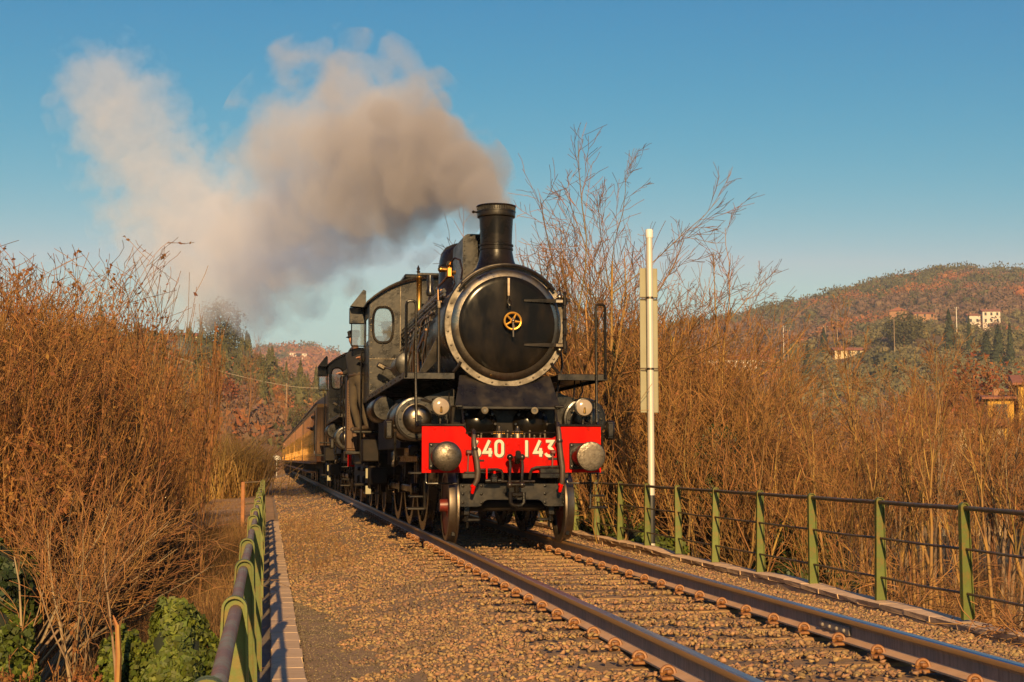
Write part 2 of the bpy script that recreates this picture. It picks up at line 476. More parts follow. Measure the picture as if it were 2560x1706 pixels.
MT['ground'] = M('leaf_litter_ground', (.060, .040, .017), .95, 0, (.042, .056, .010), .35, .9, col3=(.10, .06, .022), scale3=3.0, bump=.8, bscale=6, lo=.45, hi=.6)
MT['hill'] = M('wooded_hillside', (.14, .070, .035), .95, 0, (.075, .070, .028), .012, .9, col3=(.10, .085, .04), scale3=.05, bump=.6, bscale=.4, detail=10)
MT['far_hill'] = M('far_hillside', (.15, .075, .045), .95, 0, (.07, .065, .035), .010, .9, col3=(.10, .065, .04), scale3=.04, detail=10)
MT['path_soil'] = M('trackside_soil', (.40, .215, .080), .95, 0, (.26, .15, .06), 1.2, .9, bump=.6, bscale=8)

def axis(a, b, fine0, fine1, f, c):
    return np.unique(np.concatenate([np.arange(a, fine0, c), np.arange(fine0, fine1, f), np.arange(fine1, b + c, c)]))
xs = np.unique(np.concatenate([np.linspace(-2500, -40, 30), np.arange(-40, -12, 2.), np.arange(-12, 20, .4), np.arange(20, 62, 2.), np.linspace(62, 3000, 34)]))
ys = np.unique(np.concatenate([np.linspace(-600, -10, 12), np.arange(-10, 60, .5), np.arange(60, 160, 4.), np.linspace(160, 3500, 30)]))
tag(link('ground', grid_mesh('ground', xs, ys, ground_h, MT['ground'])), 'brown leaf-littered valley ground beside the railway bridge', kind='structure')
tag(link('hill', polar_mesh('hillside', np.linspace(.06, 1.3, 150), np.concatenate([np.linspace(130, 1100, 90), np.linspace(1130, 1700, 8)]),
         lambda x, y: np.where(y > 1100, hill_right(x * 1100 / np.maximum(y, 1), np.full_like(y, 1100)) - (y - 1100) * .05, hill_right(x, y)), MT['hill'])), 'long wooded hillside rising to the right', kind='structure')
tag(link('hill', polar_mesh('hillside', np.linspace(-.9, .082, 100), np.concatenate([np.linspace(120, 360, 50), np.linspace(370, 560, 8)]),
         lambda x, y: np.where(y > 360, hill_left(x * 360 / np.maximum(y, 1), np.full_like(y, 360)) - (y - 360) * .08, hill_left(x, y)), MT['hill'])), 'dark wooded knoll at left behind the train', kind='structure')
tag(link('hill', polar_mesh('far_hillside', np.linspace(-.35, .40, 120), np.concatenate([np.linspace(480, 1900, 40), np.linspace(1950, 2600, 6)]),
         lambda x, y: np.where(y > 1900, far_ridge(x * 1900 / np.maximum(y, 1), np.full_like(y, 1900)) - (y - 1900) * .05, far_ridge(x, y)), MT['far_hill'])), 'hazy reddish ridge farthest away behind the train', kind='structure')

# ================================================================== TRACK BED
TC = 3.035
def bed_z(x):
    return np.interp(x, [-.3, .2, .27, .6, 1.0, 1.5, 1.8, 2.0, 4.07, 4.3, 4.75, 5.3, 5.86, 5.9, 6.6], [-.50, -.50, -.425, -.42, -.375, -.265, -.205, -.205, -.205, -.215, -.30, -.39, -.455, -.50, -.52])
bx = np.unique(np.concatenate([np.arange(.2, 5.9, .1), [.2, 5.9]]))
by = np.concatenate([np.arange(-3, 40, .25), np.arange(40, 200, 2.)])
def bed(X, Y):
    far = smooth(34, 44, Y)
    z = bed_z(X) + (vnoise(X, Y, .25, 11) - .5) * .03 + (vnoise(X * 1.0, Y * 1.0, 2.2, 12) - .5) * .05
    # beyond the bridge the bed spreads into uneven banks
    z = z + far * (vnoise(X, Y, 1.6, 13) - .5) * .12 * (np.abs(X - TC) > 1.2)
    return z
tag(link('ballast', grid_mesh('ballast_bed', bx, by, bed, MT['ballast_bed'])), 'brown crushed stone ballast under the track', kind='structure')
ballast = bpy.data.objects['ballast']
tag(link('path', grid_mesh('trackside_path', np.arange(-2.2, .25, .15), np.arange(33.2, 170, 1.), lambda X, Y: -.47 - .12 * smooth(0, 2.2, -X) + (vnoise(X, Y, .8, 21) - .5) * .08, MT['path_soil'])), 'dry earth path beside the track beyond the bridge', kind='structure')
tag(link('path', grid_mesh('trackside_path', np.arange(5.85, 8.3, .2), np.arange(33.2, 170, 1.5), lambda X, Y: -.50 - .25 * smooth(6.2, 8.2, X) + (vnoise(X, Y, .8, 22) - .5) * .08, MT['path_soil'])), 'dry earth shoulder on the far side of the track', kind='structure')

# stones: templates by convex hull
def hull_stone(seed):
    rng = random.Random(seed)
    bm = bmesh.new()
    for i in range(8):
        v = Vector((rng.gauss(0, 1), rng.gauss(0, 1), rng.gauss(0, 1))).normalized() * rng.uniform(.8, 1.2)
        bm.verts.new((v.x * rng.uniform(.8, 1.15), v.y * rng.uniform(.7, 1.0), v.z * .56))
    r = bmesh.ops.convex_hull(bm, input=bm.verts)
    bmesh.ops.delete(bm, geom=[g for g in bm.verts if not g.link_faces], context='VERTS')
    bmesh.ops.triangulate(bm, faces=bm.faces)
    bm.verts.index_update()
    V = np.array([v.co[:] for v in bm.verts]); F = np.array([[v.index for v in f.verts] for f in bm.faces])
    bm.free()
    return V, F
STONES = [hull_stone(i) for i in range(10)]

def rot_mats(rs, n, tilt=.6):
    a, b, c = rs.rand(n) * 2 * PI, (rs.rand(n) - .5) * 2 * tilt, (rs.rand(n) - .5) * 2 * tilt
    ca, sa, cb, sb, cc, sc = np.cos(a), np.sin(a), np.cos(b), np.sin(b), np.cos(c), np.sin(c)
    Rz = np.zeros((n, 3, 3)); Rz[:, 0, 0] = ca; Rz[:, 0, 1] = -sa; Rz[:, 1, 0] = sa; Rz[:, 1, 1] = ca; Rz[:, 2, 2] = 1
    Ry = np.zeros((n, 3, 3)); Ry[:, 0, 0] = cb; Ry[:, 0, 2] = sb; Ry[:, 2, 0] = -sb; Ry[:, 2, 2] = cb; Ry[:, 1, 1] = 1
    Rx = np.zeros((n, 3, 3)); Rx[:, 0, 0] = 1; Rx[:, 1, 1] = cc; Rx[:, 1, 2] = -sc; Rx[:, 2, 1] = sc; Rx[:, 2, 2] = cc
    return Rz @ Ry @ Rx

def scatter(templates, pos, scale, rs, tilt=.6):
    Vs, Fs, off = [], [], 0
    which = rs.randint(0, len(templates), len(pos))
    for k, (V, F) in enumerate(templates):
        idx = np.where(which == k)[0]
        if not len(idx): continue
        Rm = rot_mats(rs, len(idx), tilt)
        W = np.einsum('nij,vj->nvi', Rm, V) * (scale[idx][:, None, None] if scale.ndim == 1 else scale[idx][:, None, :]) + pos[idx][:, None, :]
        Vs.append(W.reshape(-1, 3))
        Fs.append((F[None] + (off + np.arange(len(idx)) * len(V))[:, None, None]).reshape(-1, F.shape[1]))
        off += W.shape[0] * W.shape[1]
    return np.concatenate(Vs), np.concatenate(Fs)

rs = np.random.RandomState(3)
P = []
SY0 = 5.2
SLEEP = [SY0 + .6 * i for i in range(60)]
def on_sleeper(x, y):
    d = np.abs(((y - SY0 + .3) % .6) - .3)
    return (d < .115) & (x > 1.75) & (x < 4.32)
for (y0, y1, dens) in ((5, 12, 850), (12, 20, 450), (20, 38, 150), (38, 60, 60), (60, 110, 24)):
    n = int(dens * (y1 - y0) * 5.2)
    x = rs.uniform(.29, 5.84, n); y = rs.uniform(y0, y1, n)
    keep = np.ones(n, bool)
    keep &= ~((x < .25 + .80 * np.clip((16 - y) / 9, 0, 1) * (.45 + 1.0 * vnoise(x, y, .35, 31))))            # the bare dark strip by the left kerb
    keep &= ~(on_sleeper(x, y) & (rs.rand(n) > .42))
    keep &= ~((np.abs(x - 2.282) < .085) | (np.abs(x - 3.787) < .085))
    P.append(np.stack([x, y], 1)[keep])
P = np.concatenate(P)
sc = rs.uniform(.014, .032, len(P)) * (1 + .25 * (rs.rand(len(P)) > .9)) * np.interp(P[:, 1], [12, 30, 60, 110], [1, 1.25, 1.9, 2.7])
on = on_sleeper(P[:, 0], P[:, 1])
z = bed(P[:, 0], P[:, 1]) + sc * rs.uniform(-.15, .35, len(P)) + np.where(on, .03, 0)
P3 = np.column_stack([P, z])
# the 300 stones that show largest are parts of the ballast, the others one mass
in_view = (P3[:, 0] / P3[:, 1] > -.14) & (P3[:, 0] / P3[:, 1] < .54) & (P3[:, 1] > 6.3)
size = np.where(in_view & (P3[:, 1] < 10), sc / P3[:, 1], 0)
big = np.argsort(-size)[:300]
mask = np.ones(len(P3), bool); mask[big] = False
V, F = scatter(STONES, P3[mask], sc[mask], rs, .55)
o = link('ballast_stones', np_mesh('ballast_stones', V, F, MT['stone']), ballast); o['kind'] = 'stuff'
sm = [np_mesh('ballast_stone', a, b, MT['stone']) for a, b in STONES]
for i in big:
    o = link('ballast_stone', sm[i % 10], ballast, P3[i])
    o.scale = (sc[i],) * 3
    o.rotation_euler = (rs.uniform(-.5, .5), rs.uniform(-.5, .5), rs.uniform(0, 6.28))
# fine dark gravel by the left kerb
n = 12000
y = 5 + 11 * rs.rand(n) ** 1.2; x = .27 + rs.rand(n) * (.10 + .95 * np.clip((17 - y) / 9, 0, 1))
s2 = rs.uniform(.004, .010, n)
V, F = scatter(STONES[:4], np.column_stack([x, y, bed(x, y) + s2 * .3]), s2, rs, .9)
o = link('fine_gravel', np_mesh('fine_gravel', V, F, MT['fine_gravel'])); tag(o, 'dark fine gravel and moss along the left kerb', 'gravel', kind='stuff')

# ================================================================== TRACK
track = empty('railway_track', (0, 0, 0))
tag(track, 'single railway track of steel rails on dusty sleepers', kind='structure')
def rail_prof():
    hw, fw, ww = .036, .0675, .008
    half = [(fw, -.158), (fw, -.147), (ww + .012, -.132), (ww, -.120), (ww, -.058), (ww + .008, -.045), (hw, -.036), (hw, -.019), (hw - .005, -.008), (hw - .014, -.002), (0, 0)]
    return half + [(-a, b) for a, b in half[-2::-1]]
for cx in (2.282, 3.787):
    prof = rail_prof()
    b = MB()
    ys_ = [-3.0, 60, 200]
    b.rings([[(cx + p[0], y, p[1]) for p in prof] for y in ys_])
    me = b.mesh('rail', MT['rail_rust'], 25)
    me.materials.append(MT['rail_web']); me.materials.append(MT['rail_foot']); me.materials.append(MT['rail_top'])
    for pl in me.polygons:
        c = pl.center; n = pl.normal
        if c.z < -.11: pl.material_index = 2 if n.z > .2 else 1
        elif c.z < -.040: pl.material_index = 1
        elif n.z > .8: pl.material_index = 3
    rl = link('rail', me, track)
    b = MB()
    for y in (9.02,):
        for q in (-1, 1): b.b2(cx + q * .010, cx + q * .026, y - .25, y + .25, -.118, -.06, .004)
        for k in range(4): b.ball((cx - .03, y - .18 + .12 * k, -.09), .014, 8); b.ball((cx + .03, y - .18 + .12 * k, -.09), .014, 8)
    if cx > 3: b.build('fishplate', MT['rail_web'], rl)
rsl = random.Random(9)
sl_m = []
for k in range(4):
    b = MB(); b.box((0, 0, -.270), (2.52, .225, .15), .012)
    bm = bmesh.new(); me = b.mesh('sleeper', MT['sleeper'], 30); bm.from_mesh(me)
    bmesh.ops.subdivide_edges(bm, edges=[e for e in bm.edges if e.calc_length() > 1], cuts=10)
    for v in bm.verts: v.co += Vector((0, rsl.uniform(-.006, .006), rsl.uniform(-.006, .004)))
    bm.to_mesh(me); bm.free(); sl_m.append(me)
b = MB()
b.tube([(.038 * math.cos(R(a)), -.012 + .03 * math.sin(R(a * 1)) * .3, .034 * math.sin(R(a)) + .012) for a in range(-40, 200, 20)], .0105, 6)
b.tube([(-.036, -.012, .004), (.0, .03, .012), (.05, .055, .004)], .011, 6)
b.box((.02, .0, -.016), (.13, .10, .02), .006)
b.ball((.012, .0, .012), .02, 8, (1.1, 1, .8))
clip_m = b.mesh('rail_clip', MT['clip'])
for i, y in enumerate(SLEEP):
    o = link('sleeper', sl_m[i % 4], track, (TC + rsl.uniform(-.02, .02), y + rsl.uniform(-.012, .012), rsl.uniform(-.006, .004)))
    o.rotation_euler = (0, rsl.uniform(-.004, .004), rsl.uniform(-.012, .012))
    if y < 32:
        for cx, q in ((2.282, -1), (3.787, -1), (2.282, 1), (3.787, 1)):
            if q == 1 and y > 12: continue
            c = link('rail_clip', clip_m, track, (cx + q * .088, y, -.150))
            c.rotation_euler = (0, 0, 0 if q < 0 else PI)

# ================================================================== KERBS AND BRIDGE WALLS
def cap_stone(w, l, h, seed, m, name):
    rng = random.Random(seed)
    b = MB(); b.box((0, 0, 0), (w, l, h), .003)
    me = b.mesh(name, m, 30)
    for v in me.vertices: v.co += Vector((rng.uniform(-.008, .008), rng.uniform(-.002, .002), rng.uniform(-.0015, .0015)))
    return me
wall = empty('bridge_wall', (0, 0, 0)); tag(wall, 'low left parapet wall of the bridge carrying pale kerb stones', 'wall')
b = MB(); b.b2(-.10, .235, -2, 33, -2.6, -.43); b.build('wall_core', MT['masonry'], wall)
ks = [cap_stone(.215, .489, .06, k, MT['kerb'], 'kerb_stone') for k in range(5)]
for i in range(69):
    y = -.8 + i * .4905
    o = link('kerb_stone', ks[i % 5], wall, (.155 + rsl.uniform(-.005, .005), y, -.40))
    o.rotation_euler = (0, 0, rsl.uniform(-.010, .010))
wall2 = empty('bridge_wall', (0, 0, 0)); tag(wall2, 'low right parapet wall of the bridge topped with brick slabs', 'wall')
b = MB(); b.b2(5.93, 6.06, -2, 34, -3.2, -.47); b.b2(5.925, 6.05, -2, 34, -.47, -.425); b.build('wall_core', MT['mortar'], wall2)
ks = [cap_stone(.25, .508, .052, 20 + k, MT['kerb_brick'], 'kerb_slab') for k in range(5)]
kb = [cap_stone(.15, .500, .105, 40 + k, MT['kerb_brick'], 'wall_block') for k in range(5)]
for i in range(57):
    y = 5.5 + i * .513
    wob = .014 * math.sin(y * .9) + .007 * math.sin(y * 2.1)
    o = link('kerb_slab', ks[i % 5], wall2, (6.0 + rsl.uniform(-.004, .004), y, -.382 + wob))
    o.rotation_euler = (.0126 * math.cos(y * .9) + .0147 * math.cos(y * 2.1), rsl.uniform(-.012, .012), rsl.uniform(-.006, .006))
    o = link('wall_block', kb[i % 5], wall2, (5.965, y + .23, -.468 + wob))

# ================================================================== RAILINGS
def post_mesh(h, wb):
    b = MB()
    wt = .084
    n = 10
    r = wt / 2
    out = [(-wb / 2, 0)] + [(-r * math.cos(PI * i / n), h - r + r * math.sin(PI * i / n)) for i in range(n + 1)] + [(wb / 2, 0)]
    b.prism(out, -.005, .005)
    inn = [(-wb / 2 + .008, 0)] + [(-(r - .008) * math.cos(PI * i / n), h - r + (r - .008) * math.sin(PI * i / n)) for i in range(n + 1)] + [(wb / 2 - .008, 0)]
    rg = []
    for a, c in zip(out, inn):
        rg.append([(a[0], -.026, a[1]), (a[0], .026, a[1]), (c[0], .026, c[1]), (c[0], -.026, c[1])])
    b.rings(rg)
    return b.mesh('post', MT['green_paint'], 30)

def railing(name, label, x, ztop, zbot, yposts, y_start, y_end, tube_mat, skew):
    root = empty(name, (x, 0, 0)); tag(root, label, 'railing', 'railings along the two sides of the bridge')
    pm = post_mesh(ztop - zbot, .15 if x < 0 else .108)
    for y in yposts:
        o = link('post', pm, root, (rsl.uniform(-.008, .008), y, zbot))
        o.rotation_euler = (rsl.uniform(-.014, .014), skew + rsl.uniform(-.014, .014), rsl.uniform(-.06, .06))
    h = ztop - zbot
    yy = [y_start] + [y for y in yposts] + [y_end]
    def rod(z, r, nm):
        pts = []
        for a, c in zip(yy[:-1], yy[1:]):
            pts += [(rsl.uniform(-.004, .004), a, z), (rsl.uniform(-.006, .006), (a + c) / 2, z - .006 + rsl.uniform(-.004, .004))]
        pts.append((0, yy[-1], z))
        MB().tube(pts, r, 12 if r > .02 else 8).build(nm, tube_mat, root)
    rod(ztop - .050, .0215, 'handrail')
    rod(zbot + h * .60, .012, 'middle_bar')
    rod(zbot + h * .22, .012, 'middle_bar')
    return root
L_posts = [4.77 + 1.75 * i for i in range(-2, 17)]
railing('bridge_railing', 'green iron railing running away from the camera at left', -.10, .584, -.44, L_posts, -.5, 33.0, MT['rust_pipe'], 0)
R_posts = [11.49 + 1.75 * i for i in range(-1, 14)]
railing('bridge_railing', 'green iron railing along the right side above the wood', 6.03, .660, -.356, R_posts, 7.8, 34.4, MT['dark_pipe'], 0)
r3 = empty('rusty_railing_end', (0, 0, 0)); tag(r3, 'orange rusty post and bars closing the far left railing end', 'railing')
MB().box((-.55, 33.1, -.10), (.085, .07, 1.25), .01).build('post', MT['orange_rust'], r3)
for z in (.50, .02, -.40):
    MB().tube([(-.55, 33.1, z), (-.10, 33.0, z + .03)], .02, 8).build('bar', MT['dark_pipe'], r3)

# ================================================================== SIGNAL MARKER POLE
pole = empty('marker_pole', (6.36, 22.9, 0)); tag(pole, 'tall pale pole with narrow marker board behind the right railing', 'pole')
b = MB(); b.cyl((0, 0, -2.2), (0, 0, 4.88), .056, n=24)
b.build('shaft', MT['galv'], pole)
MB().lathe([(.064, 4.80), (.066, 4.82), (.066, 4.93), (.055, 4.95), (.004, 4.952)], (0, 0, 0), 'z', 24).build('cap', MT['white_plastic'], pole)
b = MB(); b.lathe([(.060, -.36), (.062, -.34), (.061, .42), (.058, .44)], (0, 0, 0), 'z', 24); sl_ = b.build('black_sleeve', M('black_sleeve', (.02, .018, .016), .5, 0, (.45, .42, .36), 9, 1, lo=.66, hi=.7, stretch=(1, 1, .5)), pole)
for z0, z1 in ((3.78, 4.29), (2.58, 3.765), (1.83, 2.565)):
    b = MB(); b.b2(-.155, .155, .075, .083, z0, z1, .0)
    for q in (-1, 1): b.b2(q * .15 - .004, q * .15 + .004, .066, .084, z0, z1)
    b.build('marker_board', MT['sign_back'], pole)
for z in (3.755, 2.545):
    b = MB()
    for dz in (0, .035): b.b2(-.15, .15, .052, .066, z + dz - .008, z + dz + .008)
    b.lathe([(.058, z), (.062, z + .002), (.062, z + .035), (.058, z + .037)], (0, 0, 0), 'z', 20)
    for q in (-.07, .07): b.cyl((q, .03, z + .018), (q, -.03 + .07, z + .018), .010, n=6)
    b.build('clamp', MT['dull_steel'], pole)
# ================================================================== LOCOMOTIVE
Y0, CX = 16.96, 3.05
BZ = 2.79                                   # boiler centre above the rail

def digit(ch):
    if ch == '1': return [([(.26, 0), (.26, 1)], False)]
    if ch == '4': return [([(.40, 1.0), (.05, .26), (.58, .26)], False), ([(.44, .52), (.44, 0)], False)]
    if ch == '0':
        p = [(.5, .30)] + arc((.28, .74), .22, 0, 180, 10) + arc((.28, .26), .22, 180, 360, 10)
        return [(p[1:], True)]
    if ch == '6':
        return [([(.50, .26)] + arc((.28, .26), .22, 10, 350, 18), True), ([(.06, .26), (.07, .45), (.16, .68), (.34, 1.0)], False)]
    if ch == '3': return [([(.06, .95), (.50, .95), (.27, .60)] + arc((.27, .29), .25, 85, -160, 14), False)]

def wheel(parent, name, x, y, r, outer, spokes, mat_c, tyre_w=.135):
    """outer = +1 / -1: the side that faces away from the frame"""
    w = empty_part = None
    d = outer
    b = MB()
    prof = [(r * .86, -.05), (r - .005, -.05), (r, -.04), (r + .004, .02), (r + .03, .05), (r + .03, .075), (r * .9, .08), (r * .86, .08)]
    b.lathe([(rr, -d * h + x) for rr, h in prof], (0, y, r), 'x', 40, caps=False)
    t = b.build(name, MT['worn_steel'] if mat_c != 'dark' else MT['pipe_black'], parent)
    c = MB()
    c.lathe([(.03, x + d * .12), (r * .17, x + d * .12), (r * .19, x + d * .05), (r * .19, x - d * .07), (.03, x - d * .07)], (0, y, r), 'x', 20)
    for i in range(spokes):
        a = 2 * PI * i / spokes
        e = Vector((0, math.cos(a), math.sin(a)))
        c.cyl(Vector((x, y, r)) + e * r * .15, Vector((x, y, r)) + e * r * .88, .028 if r > .6 else .03, .022, 6, False)
    if r < .6:
        c.lathe([(.05, x + d * .02), (r * .87, x + d * .04), (r * .87, x - d * .02), (.05, x - d * .03)], (0, y, r), 'x', 32, caps=False)
    c.build('wheel_centre', MT['dark_red'] if mat_c == 'red' else MT['under_black'], t)
    return t

def make_loco(root, lead=True):
    # ---- buffer beam
    s = 1.15
    out = [(-s, .87), (-s, 1.455), (-.64, 1.455), (-.60, 1.42), (-.585, 1.37), (-.56, 1.33), (-.52, 1.307),
           (.52, 1.307), (.56, 1.33), (.585, 1.37), (.60, 1.42), (.64, 1.455), (s, 1.455), (s, .87)]
    beam = MB().prism(out, .55, .585).build('buffer_beam', MT['red'], root)
    k = MB()
    for q in (-1, 1):
        k.b2(q * .60, q * (s + .02), .53, .75, 1.4555, 1.485, .006)
    k.tube([(-.60, .52, 1.375), (.60, .52, 1.375)], .009, 6)
    k.build('beam_top_edge', MT['black'], beam)
    ru = MB()
    for x in (-.055, .085):
        for z in (1.225, 1.125): ru.ball((x, .55, z), .017, 8, (1, .6, 1))
    for x, z in ((-1.09, .925), (1.09, .925), (-.99, 1.42), (.99, 1.42)): ru.ball((x, .55, z), .018, 8, (1, .6, 1))
    for x in (-.085, .115): ru.b2(x - .003, x + .003, .547, .551, .885, 1.29)
    ru.build('beam_rivet', MT['red'], beam)
    hs = .205
    for i, ch in enumerate('640143'):
        x0 = (-.52, -.375, -.225, .13, .275, .42)[i]
        w = .33 * hs / .5 * .5
        sh = MB(); fr = MB()
        for pts, cl in digit(ch):
            P = [(x0 + q[0] * .20, 1.073 + q[1] * hs) for q in pts]
            fr.ribbon(P, .036, .543, .549, cl)
            sh.ribbon([(a + .012, c - .012) for a, c in P], .036, .5462, .5495, cl)
        if lead:
            g = fr.build('numeral', MT['cream'], beam); g['label'] = 'cream painted numeral ' + ch
            sh.build('numeral_shadow', MT['shade_paint'], beam)
    pl = MB()
    for q, pts in ((-.43, ((-.43, -.36, 1.01, 1.035), )), (.46, ((.46, .58, 1.03, 1.06), ))):
        for a, c, z0, z1 in pts: MB().b2(a, c, .54, .549, z0, z1, .003).build('maker_plate', MT['dusty_black'], beam)
    MB().b2(-.655, -.42, .42, .60, .80, .865, .008).b2(-.62, -.30, .44, .58, .864, .885, .006).build('beam_step_plate', MT['dusty_black'], root)
    MB().b2(.33, .70, .42, .60, .80, .865, .008).b2(.34, .66, .46, .58, .864, .925, .006).build('beam_step_plate', MT['dusty_black'], root)
    # ---- buffers
    for sx in (-1, 1):
        x = sx * .90
        b = empty_mesh = MB()
        b.b2(x - .165, x + .165, .53, .549, .91, 1.245, .01)
        for ax in (-.13, .13):
            for az in (.945, 1.21): b.ball((x + ax, .53, az), .022, 8, (1, .6, 1))
        b.lathe([(.145, .53), (.14, .42), (.125, .30), (.11, .22)], (x, 0, 1.075), 'y', 28)
        hb = b.build('buffer', MT['dusty_black'], root)
        h = MB()
        h.lathe([(.06, .26), (.06, .06), (.175, .05), (.183, .04), (.183, .02), (.175, .010)] +
                ([(.15, -.006), (.10, -.022), (.05, -.030), (.004, -.033)] if sx < 0 else [(.15, .005), (.10, .003), (.05, .002), (.004, .001)]), (x, 0, 1.075), 'y', 48)
        hh = h.build('buffer_head', MT['buffer_steel'], hb, 30)
        MB().tube([(x - .2, .52, .87), (x - .2, .50, .76), (x - .19, .50, .735), (x + .19, .50, .735), (x + .2, .50, .76), (x + .2, .52, .87)], .012, 8).build('stirrup_bar', MT['pipe_black'], root)
    # ---- coupling
    c = MB()
    c.box((.015, .40, 1.03), (.07, .34, .10), .02)
    c.tube([(.015, .24, 1.03), (.015, .20, 1.06), (.015, .22, 1.12), (.015, .30, 1.13)], [.035, .04, .035, .02], 8)
    cp = c.build('coupling_hook', MT['black'], root)
    for dx in (-.07, .085):
        MB().tube([(dx, .33, 1.06), (dx + .004, .30, .95), (dx - .01, .28, .82), (dx - .008, .29, .73)], .018, 8).ball((dx, .33, 1.065), .042, 10).ball((dx - .008, .29, .72), .04, 10).build('coupling_link', MT['pipe_black'], cp)
    c = MB(); c.cyl((-.09, .29, .72), (.11, .29, .72), .03, n=12); c.cyl((.01, .29, .72), (.01, .30, .56), .035, n=12)
    c.tube([(-.07, .29, .63), (-.07, .28, .50), (-.03, .28, .465), (.06, .28, .465), (.10, .28, .50), (.10, .29, .63)], .026, 8)
    c.box((.015, .29, .60), (.15, .06, .06), .015)
    c.build('coupling_screw', MT['black'], cp)
    # ---- hoses and cocks
    for pts in ([(-.505, .46, 1.34), (-.51, .42, 1.26), (-.50, .42, 1.17), (-.475, .40, 1.02), (-.462, .39, .89), (-.475, .39, .78), (-.51, .40, .715)],
                [(.575, .46, 1.44), (.578, .42, 1.36), (.582, .42, 1.27), (.595, .40, 1.095), (.615, .39, .93), (.612, .39, .78), (.605, .40, .73)]):
        h = MB().tube(pts, [.03, .033, .034, .036, .036, .034, .03], 10).build('brake_hose', MT['rubber'], root)
        e = pts[-1]; t = pts[0]
        MB().tube([(e[0], e[1], e[2] + .01), (e[0] - .015, e[1], e[2] - .05), (e[0] - .02, e[1] + .02, e[2] - .10)], [.03, .026, .02], 8).box((e[0] - .02, e[1], e[2] - .01), (.055, .05, .03), .008).build('hose_end', MT['red'], h)
        m = MB().tube([(t[0], .58, t[2] + .06), (t[0], .50, t[2] + .05), (t[0], .455, t[2] - .01)], .03, 8)
        MB().lathe([(.042, -.02), (.046, 0), (.042, .02)], (pts[2][0], pts[2][1], pts[2][2]), 'z', 12).build('hose_clamp', MT['pipe_black'], h)
        m.build('hose_collar', MT['pipe_black'], h)
        v = MB().box((t[0] - .06, .50, 1.13), (.07, .06, .055), .012).tube([(t[0] - .06, .5, 1.13), (t[0] - .075, .5, .80)], .012, 6)
        v.build('cock_body', MT['dark_red'], h)
    p = MB()
    p.tube([(-.46, .50, .905), (-.20, .50, .91), (-.15, .50, .895), (-.135, .50, .86), (-.13, .52, .75)], .019, 8)
    p.tube([(.60, .50, .945), (.30, .50, .935), (.245, .50, .915), (.225, .50, .875), (.215, .52, .79)], .019, 8)
    p.tube([(-.20, .50, .76), (.28, .50, .76)], .014, 8)
    p.build('steam_pipe', MT['pipe_black'], root)
    MB().box((-.25, .46, .79), (.10, .09, .10), .02).cyl((-.36, .46, .77), (-.16, .46, .77), .03, n=10).cyl((-.25, .46, .77), (-.25, .46, .86), .035, n=10).build('drain_cock', MT['dusty_black'], root)
    MB().box((-.345, .44, .88), (.022, .015, .18), .004).box((-.245, .44, .865), (.03, .014, .055), .004).build('cock_lever', MT['red'], root)
    # ---- lower frame plate with rivets
    lo = [(-.66, .445), (-.66, .73), (.70, .73), (.70, .445), (.47, .445), (.43, .455), (.39, .51), (.35, .53), (-.31, .53), (-.35, .51), (-.39, .455), (-.43, .445)]
    fr = MB().prism(lo, .615, .66).build('lower_frame_plate', MT['dusty_black'], root)
    rv = MB()
    for x in (-.62, -.385, .435, .68):
        for z in (.49, .60, .70): rv.ball((x, .615, z), .02, 8, (1, .7, 1))
    rv.build('frame_rivet', MT['black'], fr)
    # ---- guard irons
    for q in (-1, 1):
        MB().tube([(q * .69, .70, .74), (q * .69, .70, .50), (q * .735, .68, .20), (q * .735, .68, .13)], .022, 4).box((q * .735, .68, .105), (.05, .035, .06), .006).build('guard_iron', MT['dusty_black'], root)
    # ---- smokebox saddle, apron, cylinder fronts
    b = MB()
    b.rings([[(-.685, .88, 1.725), (.685, .88, 1.725), (.685, .92, 1.735), (-.685, .92, 1.735)],
             [(-.60, 1.10, 2.13), (.60, 1.10, 2.13), (.60, 1.14, 2.13), (-.60, 1.14, 2.13)]])
    sd = b.build('saddle_plate', MT['dusty_black'], root)
    b = MB(); b.b2(-.66, .68, .82, .90, 1.68, 1.722, .008); b.b2(-.70, -.60, .78, .86, 1.70, 1.735, .01); b.b2(.60, .72, .78, .86, 1.70, 1.735, .01)
    for x in (-.60, .62): b.cyl((x, .86, 1.69), (x, .70, 1.46), .014, n=8)
    b.build('apron_beam', MT['dusty_black'], root)
    for x in (-.315, .335):
        g = MB().cyl((x, 1.15, 1.60), (x, .80, 1.665), .05, .045, 14).build('valve_rod_cover', MT['dusty_black'], root)
        MB().lathe([(.022, .79), (.046, .79), (.046, .80), (.022, .80)], (x, 0, 1.665), 'y', 14, caps=False).build('cover_ring', MT['dull_steel'], g)
    b = MB(); b.b2(-.70, .70, 1.25, 2.4, 1.10, 1.74, .02)
    blk = b.build('cylinder_block', MT['black'], root)
    for x in (-.33, .36):
        MB().lathe([(.24, 1.24), (.24, 1.20), (.20, 1.16), (.10, 1.12), (.01, 1.11)], (x, 0, 1.50), 'y', 28).build('cylinder_cover', MT['gloss_black'], blk)
        b = MB()
        for i in range(10):
            a = 2 * PI * i / 10; b.cyl((x + .21 * math.cos(a), 1.20, 1.5 + .21 * math.sin(a)), (x + .21 * math.cos(a), 1.15, 1.5 + .21 * math.sin(a)), .018, n=6)
        b.build('cover_nut', MT['pipe_black'], blk)
